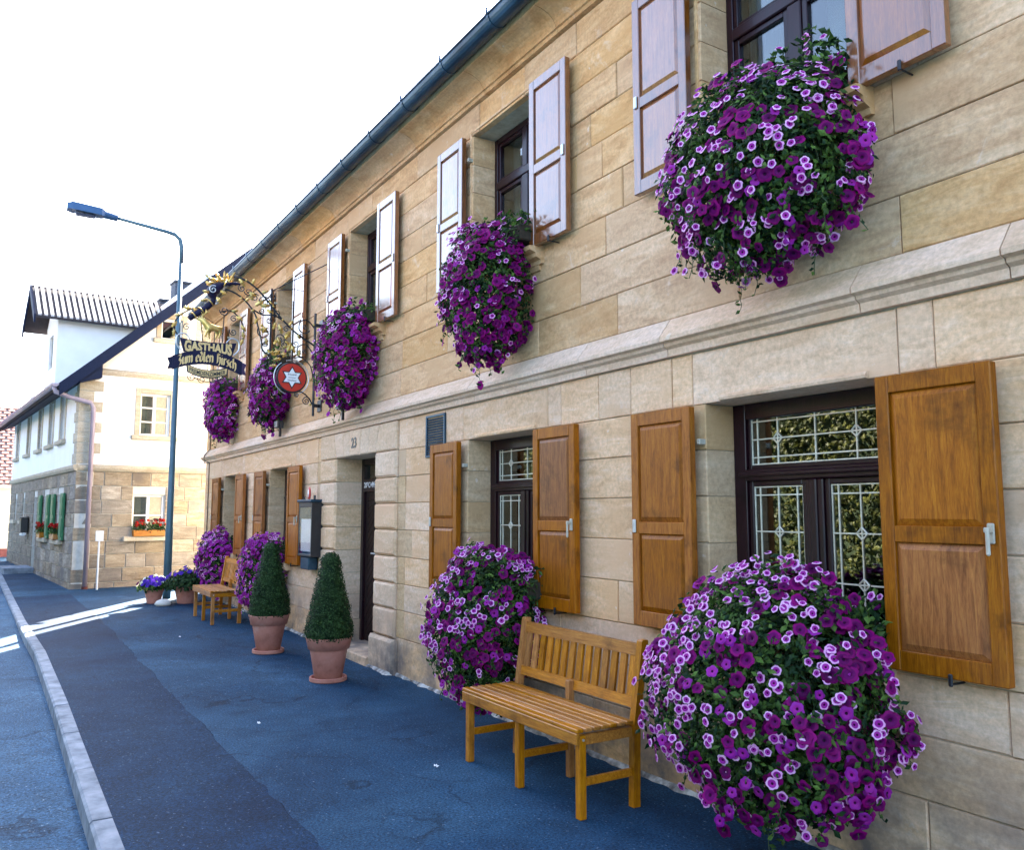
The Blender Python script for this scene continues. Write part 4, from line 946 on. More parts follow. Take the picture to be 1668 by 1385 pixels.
def curve(pts, n=10):
    """Catmull-Rom through points"""
    out = []; q = [pts[0]] + list(pts) + [pts[-1]]
    for i in range(1, len(q) - 2):
        for k in range(n):
            t_ = k / n; a, b_, c, d_ = q[i - 1], q[i], q[i + 1], q[i + 2]
            out.append(tuple(.5 * (2 * b_[j] + (c[j] - a[j]) * t_ + (2 * a[j] - 5 * b_[j] + 4 * c[j] - d_[j]) * t_ ** 2 + (3 * b_[j] - a[j] - 3 * c[j] + d_[j]) * t_ ** 3) for j in (0, 1)))
    out.append(tuple(pts[-1])); return out
# the two arched bars of the bracket
b = MB(); irn(b, curve([(-.10, 3.62), (-.13, 3.64), (-.35, 3.77), (-.54, 3.94), (-.68, 4.10), (-.81, 4.23), (-.95, 4.32), (-1.07, 4.345), (-1.18, 4.33)]), .011); build(b, 'outer_arch', 'iron', sg)
b = MB(); irn(b, curve([(-.60, 3.40), (-.73, 3.50), (-.75, 3.62), (-.80, 3.80), (-.83, 3.92), (-.91, 4.03), (-1.0, 4.11), (-1.11, 4.165), (-1.2, 4.18)]), .010); build(b, 'inner_arch', 'iron', sg)
b = MB(); irn(b, [(-.64, 3.42), (-.64, 4.27)], .013); build(b, 'upright_bar', 'iron', sg)
b = MB(); irn(b, [(-.37, 3.36), (-.37, 4.15)], .010); build(b, 'upright_bar', 'iron', sg)
b = MB(); irn(b, curve([(-.86, 3.98), (-.74, 3.93), (-.6, 3.94), (-.5, 3.89)]), .009); build(b, 'cross_bar', 'iron', sg)
b = MB(); irn(b, curve([(-.10, 3.84), (-.19, 3.93), (-.28, 3.90), (-.29, 3.80), (-.22, 3.76), (-.16, 3.80)]), .008); build(b, 'scroll', 'iron', sg)
b = MB(); irn(b, curve([(-.10, 3.50), (-.20, 3.62), (-.30, 3.58), (-.30, 3.48), (-.22, 3.46)]), .008); build(b, 'scroll', 'iron', sg)
for c, r0, a0, tr in (((-.73, 4.09), .075, .4, 1.6), ((-.72, 3.72), .085, 2.5, 1.2), ((-.53, 3.66), .07, 5.2, 1.4), ((-.62, 4.17), .045, 2.0, 1.3), ((-.92, 4.19), .05, 3.2, 1.4), ((-.45, 3.79), .04, .5, 1.4), ((-.18, 2.92), .055, .3, 1.7), ((-.30, 2.99), .032, 2.0, 1.5), ((-.22, 3.84), .03, 1.0, 1.5), ((-.22, 3.53), .03, 1.0, 1.5), ((-.70, 3.58), .035, 3.4, 1.4), ((-.84, 4.13), .05, .6, 1.5), ((-1.0, 4.22), .045, 2.2, 1.4), ((-.58, 3.97), .05, 4.0, 1.5), ((-.47, 3.60), .05, 1.2, 1.5), ((-.66, 3.86), .04, .2, 1.4), ((-.75, 3.98), .035, 3.2, 1.4), ((-.33, 3.62), .05, 2.2, 1.5), ((-.27, 3.72), .035, 5.2, 1.4), ((-1.08, 3.84), .04, 1.0, 1.4), ((-1.60, 3.68), .045, .4, 1.4), ((-1.08, 3.68), .045, 2.6, 1.4)):
    b = MB(); irn(b, spiral(c, r0, r0 * .18, a0, tr), .0065, n=5); build(b, 'scroll', 'iron', sg)
b = MB(); irn(b, curve([(-.10, 2.88), (-.16, 2.97), (-.25, 3.03), (-.33, 3.01)]), .008); irn(b, curve([(-.10, 3.20), (-.14, 3.36), (-.25, 3.45), (-.37, 3.44)]), .007); build(b, 'disc_stay', 'iron', sg)
# gilt leaves and flowers on the ironwork
def gleaf(c, a, L, W, dx=.0):
    bb = MB(); ca, sa = math.cos(a), math.sin(a); pts = []
    prof = [(0, 0), (.2, .7), (.35, .45), (.5, 1.0), (.65, .5), (.8, .6), (1, 0)]
    up = [(q * L, h * W) for q, h in prof]; dn = [(q * L, -h * W) for q, h in reversed(prof[1:-1])]
    out = [(c[0] + q * ca - h * sa, c[1] + q * sa + h * ca) for q, h in up + dn]
    n = len(out); mid = (c[0] + .5 * L * ca, c[1] + .5 * L * sa)
    i0 = bb.add([P3(u, w_, dx) for u, w_ in out]); m1 = bb.add([P3(mid[0], mid[1], dx + .02)]); m2 = bb.add([P3(mid[0], mid[1], dx - .02)])
    for i in range(n): bb.face(i0 + i, i0 + (i + 1) % n, m1); bb.face(i0 + (i + 1) % n, i0 + i, m2)
    build(bb, 'gilt_leaf', 'gold', sg)
for c, a, L, W in (((-.96, 4.24), 2.2, .13, .035), ((-.90, 4.20), 5.0, .12, .035), ((-.82, 4.14), 2.6, .10, .03), ((-.84, 4.03), .6, .14, .04), ((-.78, 4.04), .1, .13, .04), ((-.70, 4.0), -.4, .10, .035), ((-.58, 3.86), -1.9, .10, .03), ((-.50, 3.72), 1.9, .13, .04), ((-.47, 3.66), 1.0, .13, .04), ((-.56, 3.68), -1.2, .12, .035), ((-.43, 3.52), 1.2, .12, .04), ((-.34, 3.50), 2.0, .12, .04), ((-.30, 3.46), 1.3, .10, .035), ((-.58, 3.45), 2.6, .11, .035), ((-.50, 3.42), 3.4, .12, .03), ((-.55, 3.33), 3.3, .10, .025), ((-.36, 3.78), 2.4, .07, .02), ((-.88, 4.28), 1.2, .09, .028), ((-.76, 4.20), .4, .09, .028), ((-.68, 4.12), -.8, .09, .028), ((-.90, 4.12), 3.9, .09, .026), ((-.80, 3.90), 4.4, .10, .026), ((-.70, 3.66), 4.9, .10, .028), ((-.60, 3.58), 1.0, .10, .028), ((-.42, 3.84), .9, .09, .025), ((-.28, 3.68), 2.0, .08, .024), ((-.40, 3.60), 2.6, .09, .026), ((-.66, 3.46), 3.8, .09, .024), ((-.50, 3.56), .2, .08, .024)):
    gleaf(c, a, L, W)
for c, r_ in (((-.72, 3.75), .06), ((-.56, 3.49), .05), ((-.47, 3.47), .045)):
    bb = MB(); n = 10; i0 = bb.add([P3(c[0], c[1], .03)] + [P3(c[0] + r_ * (1 if i % 2 else .55) * math.cos(2 * math.pi * i / n), c[1] + r_ * (1 if i % 2 else .55) * math.sin(2 * math.pi * i / n), .0) for i in range(n)] + [P3(c[0], c[1], -.03)])
    for i in range(n): bb.face(i0, i0 + 1 + i, i0 + 1 + (i + 1) % n); bb.face(i0 + n + 1, i0 + 1 + (i + 1) % n, i0 + 1 + i)
    build(bb, 'gilt_rosette', 'gold', sg)
for c in ((-.95, 4.325), (-.62, 4.05), (-.50, 3.90), (-.11, 3.88), (-1.0, 4.10), (-.86, 3.97), (-.13, 3.19), (-.13, 2.88), (-.75, 3.80)):
    bb = MB(); bb.lathe([(.0, -.017), (.012, -.012), (.017, 0), (.012, .012), (.0, .017)], P3(*c), 10, False); build(bb, 'gilt_knob', 'gold', sg, smooth=True)
# dark dragon-like head of the bracket with gilt mane
b = MB()
b.tube([P3(u, w_) for u, w_ in curve([(-1.02, 4.27), (-1.12, 4.26), (-1.24, 4.22), (-1.33, 4.13), (-1.32, 4.03), (-1.38, 3.95), (-1.48, 3.86), (-1.58, 3.78)], 5)], [0.0148, 0.0131, 0.0164, 0.0246, 0.0148, 0.0164, 0.0279, 0.0164, 0.0197, 0.0328, 0.041, 0.0508, 0.0615, 0.0672, 0.0697, 0.0681, 0.0623, 0.0541, 0.0426, 0.0328, 0.0295, 0.0377, 0.041, 0.0328, 0.0377, 0.041, 0.0344, 0.0377, 0.041, 0.0328, 0.0361, 0.0377, 0.0312, 0.0344, 0.0361, 0.0328], 10)
build(b, 'bracket_head', 'navy_board', sg, smooth=True)
for i in range(13):
    a = 1.2 + i * .17; gleaf((-1.13 - .015 * i, 4.25 + .012 * math.sin(i)), a + .5 * math.sin(i * 2.1), .10 + .03 * (i % 3), .022, .03 * ((i % 3) - 1))
b = MB(); irn(b, spiral((-1.29, 4.02), .05, .012, 0, 1.3), .012); build(b, 'head_curl', 'steel', sg)
for (u, w_, a_, r_) in ((-1.36, 4.0, .8, .052), (-1.45, 3.89, .75, .046), (-1.53, 3.82, .7, .044), (-1.20, 4.24, 2.8, .036)):
    b = MB(); b.tube([P3(u + r_ * math.cos(t) * -math.sin(a_), w_ + r_ * math.cos(t) * math.cos(a_), r_ * math.sin(t)) for t in [2 * math.pi * i / 14 for i in range(15)]], .008, 5); build(b, 'gilt_ring', 'gold', sg, smooth=True)
for c, a, L, W in (((-1.36, 4.17), 2.4, .09, .03), ((-1.38, 4.10), 3.0, .08, .026), ((-1.30, 4.06), -.9, .10, .03), ((-1.40, 4.02), 3.6, .08, .024), ((-1.26, 4.14), -.5, .09, .028)): gleaf(c, a, L, W, .07)
b = MB(); irn(b, spiral((-1.34, 4.14), .05, .01, 1.0, 1.4), .007, .075); build(b, 'head_curl', 'steel', sg)
# gilt garland round the stag
b = MB(); irn(b, spiral((-1.19, 3.92), .055, .012, 3.0, 1.5), .007); irn(b, curve([(-1.24, 3.90), (-1.12, 3.93), (-1.03, 3.87), (-.97, 3.77), (-.96, 3.64), (-.99, 3.55)]), .008); irn(b, curve([(-1.45, 3.93), (-1.58, 3.88), (-1.70, 3.78), (-1.74, 3.66), (-1.68, 3.56)]), .008); build(b, 'garland_bar', 'iron', sg)
for c, a, L, W in (((-1.12, 3.92), .3, .10, .03), ((-1.05, 3.88), -.6, .10, .03), ((-.99, 3.78), -1.0, .10, .03), ((-.97, 3.70), -1.4, .10, .03), ((-.96, 3.62), -1.9, .10, .025), ((-1.55, 3.89), 2.9, .10, .03), ((-1.64, 3.83), 3.5, .10, .03), ((-1.71, 3.74), 4.2, .10, .03), ((-1.73, 3.65), 4.6, .09, .025), ((-1.48, 3.86), 2.4, .09, .025)): gleaf(c, a, L, W)
# gilded stag: one continuous body, looking left
st = bpy.data.meshes.new('stag'); SV = []; SE = []; SR = []
def chain(pts, parent=None):
    last = parent
    for (u, w_, dx, r_) in pts:
        SV.append(P3(u, w_, dx)); SR.append(r_ * 1.3)
        if last is not None: SE.append((last, len(SV) - 1))
        last = len(SV) - 1
    return last
hip = chain([(-1.245, 3.70, 0, .034)]); mid_ = chain([(-1.30, 3.70, 0, .032), (-1.355, 3.705, 0, .036)], hip)
neck = chain([(-1.40, 3.745, 0, .026), (-1.435, 3.79, 0, .019)], mid_); chain([(-1.47, 3.795, 0, .016), (-1.50, 3.785, 0, .010)], neck)
for dx, k, (u1, w1), (u2, w2) in ((.018, mid_, (-1.385, 3.64), (-1.40, 3.575)), (-.018, mid_, (-1.35, 3.64), (-1.345, 3.575)), (.018, hip, (-1.23, 3.64), (-1.25, 3.575)), (-.018, hip, (-1.26, 3.64), (-1.275, 3.575))):
    chain([(u1, w1, dx, .012), (u2, w2, dx, .007)], k)
chain([(-1.215, 3.715, 0, .010), (-1.20, 3.70, 0, .006)], hip)
for dx in (.02, -.02):
    a_ = chain([(-1.43, 3.83, dx, .006), (-1.40, 3.865, dx * 1.8, .006), (-1.36, 3.885, dx * 2, .004)], neck); chain([(-1.405, 3.905, dx * 2, .004)], a_ - 1); chain([(-1.455, 3.87, dx * 1.6, .004)], a_ - 2)
st.from_pydata([(x - SX, y, z - 2.76) for x, y, z in SV], SE, []); st.materials.append(MAT['gold'])
so = bpy.data.objects.new('stag', st); COL.objects.link(so); so.parent = sg
md = so.modifiers.new('skin', 'SKIN'); md.use_smooth_shade = True
for i, sv in enumerate(st.skin_vertices[0].data): sv.radius = (SR[i], SR[i]); sv.use_root = (i == 0)
so.modifiers.new('sub', 'SUBSURF').levels = 1
dg = bpy.context.evaluated_depsgraph_get(); me = bpy.data.meshes.new_from_object(so.evaluated_get(dg)); so.modifiers.clear(); so.data = me; me.name = 'stag'
# name boards
def board(outline, mat, name, d_=.012):
    bb = MB(); bb.extrude_pts([P3(u, w_, -d_) for u, w_ in outline], (2 * d_, 0, 0)); return build(bb, name, mat, sg)
UC_ = -1.355
def bow(u): return (u - UC_)
top_o = []; N = 14
for i in range(N + 1): u = UC_ - .315 + .63 * i / N; top_o.append((u, 3.535 - .020 * (1 - (bow(u) / .315) ** 2) + .012))
for i in range(N + 1): u = UC_ + .27 - .54 * i / N; top_o.append((u, 3.385 + .03 * (1 - (bow(u) / .27) ** 2)))
bt = board(top_o, 'navy_board', 'name_board')
mid_o = []
for i in range(N + 1): u = UC_ - .385 + .77 * i / N; mid_o.append((u, 3.425 - .095 * (bow(u) / .385) ** 2))
for i in range(N + 1): u = UC_ + .385 - .77 * i / N; mid_o.append((u, 3.265 - .095 * (bow(u) / .385) ** 2))
bm_ = board([(u, w_) for u, w_ in mid_o], 'navy_board', 'name_board', .018)
for s_ in (-1, 1):
    tail = [(UC_ + s_ * .36, 3.335), (UC_ + s_ * .44, 3.30), (UC_ + s_ * .415, 3.245), (UC_ + s_ * .435, 3.175), (UC_ + s_ * .35, 3.19)]
    board(tail if s_ > 0 else tail[::-1], 'purple_board' if s_ > 0 else 'navy_board', 'banner_tail', .010)
low_o = []
for i in range(N + 1): u = UC_ - .235 + .47 * i / N; low_o.append((u, 3.20 + .055 * (bow(u) / .235) ** 2))
for i in range(N + 1): u = UC_ + .225 - .45 * i / N; low_o.append((u, 3.105 + .055 * (bow(u) / .225) ** 2))
bl = board(low_o, 'black_paint', 'name_board')
low_i = []
for i in range(N + 1): u = UC_ - .218 + .436 * i / N; low_i.append((u, 3.188 + .055 * (bow(u) / .235) ** 2))
for i in range(N + 1): u = UC_ + .21 - .42 * i / N; low_i.append((u, 3.117 + .055 * (bow(u) / .225) ** 2))
bb = MB(); bb.extrude_pts([P3(u, w_, .0122) for u, w_ in low_i], (.003, 0, 0)); build(bb, 'cream_field', 'cream_letter', bl)
bb = MB()
for (a0, u0) in ((2.6, -.06), (.5, .06), (2.6, -.17), (.5, .15)): irn(bb, spiral((UC_ + u0, 3.075 + abs(u0) * .15), .045, .012, a0, 1.3), .005, n=5)
irn(bb, [(UC_, 3.10), (UC_, 3.26)], .005); irn(bb, curve([(UC_ - .15, 3.10), (UC_, 3.06), (UC_ + .15, 3.10)]), .005); build(bb, 'lower_scroll', 'iron', sg)
bb = MB()
for s_ in (-1, 1): irn(bb, curve([(UC_ + s_ * .20, 3.54), (UC_ + s_ * .26, 3.60), (UC_ + s_ * .34, 3.57), (UC_ + s_ * .345, 3.47), (UC_ + s_ * .29, 3.40)]), .009)
build(bb, 'side_curl', 'steel', sg)
bb = MB(); irn(bb, [(-1.42, 3.54), (-1.46, 3.86)], .006); irn(bb, [(-1.20, 3.54), (-1.19, 3.86)], .006); build(bb, 'hanger', 'iron', sg)
def warp_text(me, fn, parent, name):
    for v in me.vertices: v.co = fn(v.co)
    me.name = name; o = bpy.data.objects.new(name, me); COL.objects.link(o); o.parent = parent; return o
def fit(me, width):
    xs_ = [v.co.x for v in me.vertices]; s_ = width / (max(xs_) - min(xs_)); c = (max(xs_) + min(xs_)) / 2
    return s_, c
me = text_mesh('GASTHAUS', 1.0, 'cream_letter', .02, .045); sc, c0 = fit(me, .53)
def f1(co):
    u = (co.x - c0) * sc; k = abs(u) / .25; h = co.y / .72
    zb = 3.418 + .010 * (1 - k * k) - .022 * k; zt = 3.532 - .020 * (1 - k * k)
    return Vector((.0125 + (co.z + .02) * .12, UC_ + u, zb + (zt - zb) * h - 2.76))
warp_text(me, f1, bt, 'lettering')
GL = {'u': ([[(0, 1), (0, .15), (.2, 0), (.45, .15)], [(.5, 1), (.5, .1), (.65, 0)]], .82), 'n': ([[(0, 1), (0, 0)], [(0, .85), (.25, 1), (.5, .85), (.5, 0)]], .8),
      'm': ([[(0, 1), (0, 0)], [(0, .85), (.22, 1), (.45, .85), (.45, 0)], [(.45, .85), (.67, 1), (.9, .85), (.9, 0)]], 1.2), 'e': ([[(.05, .45), (.45, .62), (.4, .9), (.2, 1), (0, .8), (0, .2), (.2, 0), (.45, .12)]], .72),
      'd': ([[(.5, .85), (.25, 1), (0, .8), (0, .2), (.25, 0), (.5, .2), (.5, .9), (.1, 1.5)]], .8), 'l': ([[(0, 1.5), (0, .1), (.15, 0)]], .42), 'i': ([[(0, 1), (0, .1), (.15, 0)], [(-.02, 1.3), (.06, 1.38)]], .42),
      'r': ([[(0, 1), (0, 0)], [(0, .85), (.2, 1), (.38, .9)]], .58), 's': ([[(.4, .9), (.2, 1), (0, .8), (.4, .3), (.2, 0), (0, .1)]], .64), 'c': ([[(.4, .9), (.2, 1), (0, .8), (0, .2), (.2, 0), (.4, .12)]], .62),
      'h': ([[(0, 1.5), (0, 0)], [(0, .85), (.25, 1), (.5, .8), (.5, .1), (.3, -.3)]], .82), 'Z': ([[(0, 1.35), (.3, 1.5), (.6, 1.35), (.3, .85), (.65, .5), (.5, 0), (.1, -.25)]], .95), 'H': ([[(0, 1.4), (.15, 1.5), (.15, .2), (0, 0)], [(.15, .8), (.45, 1), (.68, .8), (.62, .1), (.4, -.28)], [(.15, 1.45), (.55, 1.3)]], 1.02), ' ': ([], .55)}
bb = MB(); xcur = 0.0; segs_ = []
for ch in 'Zum edlen Hirsch':
    for pl in GL[ch][0]:
        for p, q in zip(pl, pl[1:]): segs_.append(((p[0] + xcur, p[1]), (q[0] + xcur, q[1])))
    xcur += GL[ch][1]
sc = .66 / xcur
def f2(x_, y_): u = (x_ - xcur / 2) * sc; return P3(UC_ + u, 3.292 + y_ * .078 - .095 * (u / .385) ** 2, .0185)
for p, q in segs_:
    nx, ny = .15, .10
    bb.extrude_pts([f2(p[0] - nx, p[1] - ny), f2(p[0] + nx, p[1] + ny), f2(q[0] + nx, q[1] + ny), f2(q[0] - nx, q[1] - ny)], (.004, 0, 0))
build(bb, 'lettering', 'cream_letter', bm_)
me = text_mesh('FREMDENZIMMER', 1.0, 'black_paint', .02, .02); sc3, c3 = fit(me, .40)
def f3(co): u = (co.x - c3) * sc3; return Vector((.0154 + (co.z + .02) * .05, UC_ + u, 3.127 + co.y / .72 * .050 + .055 * (u / .23) ** 2 - 2.76))
warp_text(me, f3, bl, 'lettering')
# round red disc with white six-pointed star
DC = (-.37, 3.195)
bb = MB(); bb.extrude_pts([P3(u, w_, -.02) for u, w_ in arc(DC, .172, 0, 2 * math.pi * 35 / 36, 35)], (.04, 0, 0)); disc = build(bb, 'disc', 'red_paint', sg)
bb = MB(); irn(bb, arc(DC, .178, 0, 2 * math.pi, 36), .012, .012); irn(bb, arc(DC, .178, 0, 2 * math.pi, 36), .012, -.012); build(bb, 'disc_rim', 'black_paint', disc)
bb = MB(); irn(bb, arc(DC, .215, -1.3, 1.9, 20), .006); irn(bb, arc(DC, .215, 2.2, 4.4, 16), .006); build(bb, 'disc_hoop', 'steel', sg)
def star(r_, x_, d_, mat, nm):
    bb = MB(); pts = [(DC[0] + (r_ if i % 2 == 0 else r_ * .577) * math.cos(math.pi / 2 + math.pi * i / 6), DC[1] + (r_ if i % 2 == 0 else r_ * .577) * math.sin(math.pi / 2 + math.pi * i / 6)) for i in range(12)]
    c = bb.add([P3(DC[0], DC[1], x_ + d_)]); i0 = bb.add([P3(u, w_, x_ + d_) for u, w_ in pts]); j0 = bb.add([P3(u, w_, x_) for u, w_ in pts])
    for i in range(12): bb.face(c, i0 + i, i0 + (i + 1) % 12); bb.face(i0 + i, j0 + i, j0 + (i + 1) % 12, i0 + (i + 1) % 12)
    return build(bb, nm, mat, disc)
star(.142, .0202, .003, 'black_paint', 'star_outline'); star(.118, .0234, .003, 'white_paint', 'star')
for s_, w_, hh in (('Brauerei', .105, 3.222), ('Kommun', .085, 3.186), ('Neuhaus', .105, 3.150)):
    me = text_mesh(s_, 1.0, 'navy_board', .005, .0); k_, c_ = fit(me, w_)
    warp_text(me, (lambda co, k_=k_, c_=c_, hh=hh: Vector((.0268 + (co.z + .005) * .1, DC[0] + (co.x - c_) * k_, hh + co.y * k_ - 2.76))), disc, 'star_lettering')
# stay rods back to the wall
bb = MB(); bb.tube([(SX, -.64, 4.24), (-9.55, -.005, 4.62)], .006, 6); build(bb, 'stay_rod', 'iron', sg)
bb = MB(); bb.tube([(SX, -.64, 4.24), (-10.95, -.005, 4.60)], .006, 6); build(bb, 'stay_rod', 'iron', sg)
for x in (-9.55, -10.95):
    bb = MB(); bb.cbox(x - .035, x + .035, -.02, -.0045, 4.57, 4.67, .005); build(bb, 'stay_anchor', 'iron', sg)

# ------------------------------------------------------------------ street lamp
lx, ly = -15.6, -.72; l0 = gz2(lx)
lp = thing('street_lamp', 'tall grey-blue street lamp with angled arm beside the far flower pots', 'street lamp', (lx, ly, l0))
b = MB(); b.tube([(lx, ly, l0 - .05), (lx, ly, l0 + 1.2), (lx, ly, l0 + 1.25), (lx, ly, 6.2)], [.068, .064, .058, .036], 16); build(b, 'pole', 'lamp_metal', lp, smooth=True)
b = MB(); b.cbox(lx - .03, lx + .03, ly - .012, ly + .012, l0 + .5, l0 + .8, .004); b.v = [(x, y - .052, z) for x, y, z in b.v]; build(b, 'access_door', 'lamp_metal', lp)
b = MB(); b.tube([(lx, ly + .005, 6.05), (lx, ly, 6.35), (lx, ly - .03, 6.50), (lx, ly - .12, 6.575), (lx, ly - .25, 6.60), (lx, ly - 1.12, 6.70)], [.040, .042, .044, .042, .036, .028], 12); build(b, 'arm', 'lamp_metal', lp, smooth=True)
b = MB(); b.tube([(lx, ly - 1.07, 6.695), (lx, ly - 1.12, 6.70), (lx, ly - 1.28, 6.72)], [.055, .06, .07], 10); build(b, 'collar', 'lamp_head_metal', lp)
b = MB()
def ring(y, w_, h0, h1): return [(lx - w_, y, h0), (lx - w_ * .8, y, h1), (lx + w_ * .8, y, h1), (lx + w_, y, h0)]
rs = [ring(ly - 1.27, .07, 6.67, 6.77), ring(ly - 1.33, .12, 6.67, 6.80), ring(ly - 1.78, .125, 6.69, 6.83), ring(ly - 1.86, .09, 6.70, 6.80)]
for q in rs: b.add(q)
for i in range(3):
    for k in range(4): b.face(i * 4 + k, i * 4 + (k + 1) % 4, (i + 1) * 4 + (k + 1) % 4, (i + 1) * 4 + k)
b.face(3, 2, 1, 0); b.face(12, 13, 14, 15); build(b, 'lamp_head', 'lamp_head_metal', lp)
b = MB(); rs = [ring(ly - 1.36, .09, 6.60, 6.667), ring(ly - 1.40, .105, 6.58, 6.667), ring(ly - 1.74, .105, 6.60, 6.685), ring(ly - 1.80, .08, 6.63, 6.69)]
for q in rs: b.add(q)
for i in range(3):
    for k in range(4): b.face(i * 4 + k, i * 4 + (k + 1) % 4, (i + 1) * 4 + (k + 1) % 4, (i + 1) * 4 + k)
b.face(3, 2, 1, 0); b.face(12, 13, 14, 15); build(b, 'lamp_lens', 'glass_menu', lp)
b = MB(); b.cbox(lx - .06, lx + .06, ly - 1.72, ly - 1.42, 6.63, 6.66, .004); build(b, 'lamp_reflector', 'navy_board', lp)

# ------------------------------------------------------------------ flower pots at the foot of the lamp
def flower_pot(x, y, label, rp, hp, leafm, colours, spread, hgt, seed, nl=700, nf=60):
    r = random.Random(seed); g0 = gz2(x); t_ = thing('flower_pot', label, 'flower pot', (x, y, g0), 'flower pots around the street lamp')
    b = MB(); b.lathe([(rp * .66, 0), (rp * .68, .01), (rp * .9, hp * .74), (rp * .98, hp * .76), (rp, hp), (rp * .9, hp), (rp * .86, hp * .85), (.02, hp * .85)], (x, y, g0), 24); build(b, 'pot', 'terracotta', t_)
    b = MB(); F = MB()
    for i in range(nl):
        a = r.uniform(0, 6.28); q = math.sqrt(r.random()); e = r.uniform(0, 1)
        P = Vector((x + spread * q * math.cos(a), y + spread * q * math.sin(a), g0 + hp * .9 + hgt * (1 - .6 * q * q) * e * lump(Vector((math.cos(a), math.sin(a), e)), seed)))
        n = unit(Vector((math.cos(a) * q, math.sin(a) * q, .6)) + Vector((r.uniform(-1, 1), r.uniform(-1, 1), r.uniform(-1, 1))) * .6); s_ = r.uniform(.03, .055); leaf(b, P, n, s_ * 1.4, s_ * .45, r.uniform(0, 6.28))
    build(b, 'foliage', leafm, t_, kind='stuff')
    if nf:
        for i in range(nf):
            a = r.uniform(0, 6.28); q = math.sqrt(r.random()); cl = colours[min(len(colours) - 1, int(len(colours) * ((math.cos(a) * q) + 1) / 2))] if r.random() < .6 else r.choice(colours)
            P = Vector((x + spread * 1.02 * q * math.cos(a), y + spread * 1.02 * q * math.sin(a), g0 + hp * .9 + hgt * (1 - .6 * q * q) * r.uniform(.8, 1.08)))
            n = unit(Vector((math.cos(a) * q + .5, math.sin(a) * q - .4, .8))); mesh_copy_into(F, PL[0], Matrix.Translation(P) @ frame_to(n, r.uniform(0, 6)).to_4x4() @ Matrix.Scale(r.uniform(.028, .042), 4), 0); k = len(PL[0].polygons)
            for j in range(1, k + 1): F.m[-j] = cl
        build(F, 'blossoms', ['petal_white', 'petal_blue', 'petal_throat'], t_, smooth=True, kind='stuff')
flower_pot(-15.0, -1.02, 'terracotta pot of white and violet flowers left of the lamp base', .16, .26, 'leaf', [2, 0, 1], .26, .22, 41, 600, 110)
flower_pot(-14.75, -.55, 'terracotta pot of blue-edged green bush right of the lamp base', .21, .28, 'leaf_box', [1], .36, .34, 42, 1500, 26)
# pale mossy stone ornament lying between the pots
b = MB(); rr_ = random.Random(5)
prof = [(.0, .0), (.13, .0), (.16, .03), (.13, .075), (.06, .10), (.0, .105)]
b.lathe(prof, (0, 0, 0), 16, False); b.v = [(x * (1 + .15 * mnoise.noise((x * 9, y * 9, z * 9))) - 14.55, y * .8 * (1 + .2 * mnoise.noise((x * 7, y * 7, 3))) - .95, z + gz2(-14.5)) for x, y, z in b.v]
o = build(b, 'garden_stone', 'mortar_pale', smooth=True); tag(o, 'pale rounded stone on the asphalt between the two lamp pots', 'stone')
# paper scraps / fallen petals
for i, (x, y, lab) in enumerate(((-10.95, -1.34, 'small white paper scrap on the pavement left of the pots'), (-6.35, -1.62, 'white paper scrap on the dark asphalt strip near the bottom edge'), (-4.72, -.98, 'crumpled white tissue on the asphalt beside the near bench leg'))):
    b = MB(); z = gz2(x) + .008; n = 5
    for k in range(n + 1):
        for q in range(3): b.add([(x + (k - n / 2) * .009, y + (q - 1) * .009 + .004 * math.sin(k * 2 + i), z + .006 + .006 * math.sin(k * 1.7 + q * 2.1 + i))])
    for k in range(n):
        for q in range(2): b.face(k * 3 + q, k * 3 + q + 1, k * 3 + q + 4, k * 3 + q + 3)
    o = build(b, 'paper_scrap', 'white_paint'); tag(o, lab, 'litter', 'litter on the pavement')
# ------------------------------------------------------------------ far corner house (local frame: x along the street towards us, y away from the street)
hs = thing('corner_house', 'white plastered house on a stone ground floor with striped-roof dormer, beyond the inn', 'house', (-18.13, -2.04, 0), None, R(5))
HB = lambda mb, nm, mt, par=None, **k: build(mb, nm, mt, par or hs, world=False, **k)
HL, HD = 10.3, 2.70; ZS = 2.47  # unseen depth kept shallow so sun passes between the two houses
GSL = .924; Z_V = lambda v: 4.14 + GSL * v      # underside of the roof on the gable
def holes(mb, plane, a0, a1, z0, z1, ops, t0, t1):
    """wall slab with openings; plane 'y' -> runs along x at y in t0..t1, plane 'x' -> runs along y"""
    def bx(p, q, lo, hi):
        if q - p < 1e-4 or hi - lo < 1e-4: return
        if plane == 'y': mb.box(p, q, t0, t1, lo, hi)
        else: mb.box(t0, t1, p, q, lo, hi)
    x = a0
    for (p, q, lo, hi) in sorted(ops):
        bx(x, p, z0, z1); bx(p, q, z0, lo); bx(p, q, hi, z1); x = q
    bx(x, a1, z0, z1)
FU = [(1.50, 2.10), (3.05, 3.62), (4.75, 5.30), (6.75, 7.30), (8.95, 9.5)]          # upper windows on the street face (u)
FL = [(1.25, 1.98), (3.10, 3.86), (7.1, 7.5), (8.75, 9.15)]; FD = (4.90, 5.50)
b = MB()
holes(b, 'y', -HL, 0, -.2, ZS, [(-q, -p, 1.0, 1.93) for p, q in FL[:2]] + [(-q, -p, 1.35, 1.93) for p, q in FL[2:]] + [(-FD[1], -FD[0], -.2, 1.93)], .02, .32)
holes(b, 'x', .33, HD, -.2, ZS, [(1.06, 1.68, 1.08, 1.92)], -.32, -.02)
HB(b, 'lower_wall', 'mortar_pale')
b = MB()
holes(b, 'y', -HL, 0, ZS, 4.38, [(-q, -p, 3.08, 4.06) for p, q in FU], .0, .3)
HB(b, 'upper_wall', 'plaster')
b = MB()
holes(b, 'x', .301, HD, ZS, 4.36, [(1.12, 1.70, 3.12, 3.99)], -.3, 0)
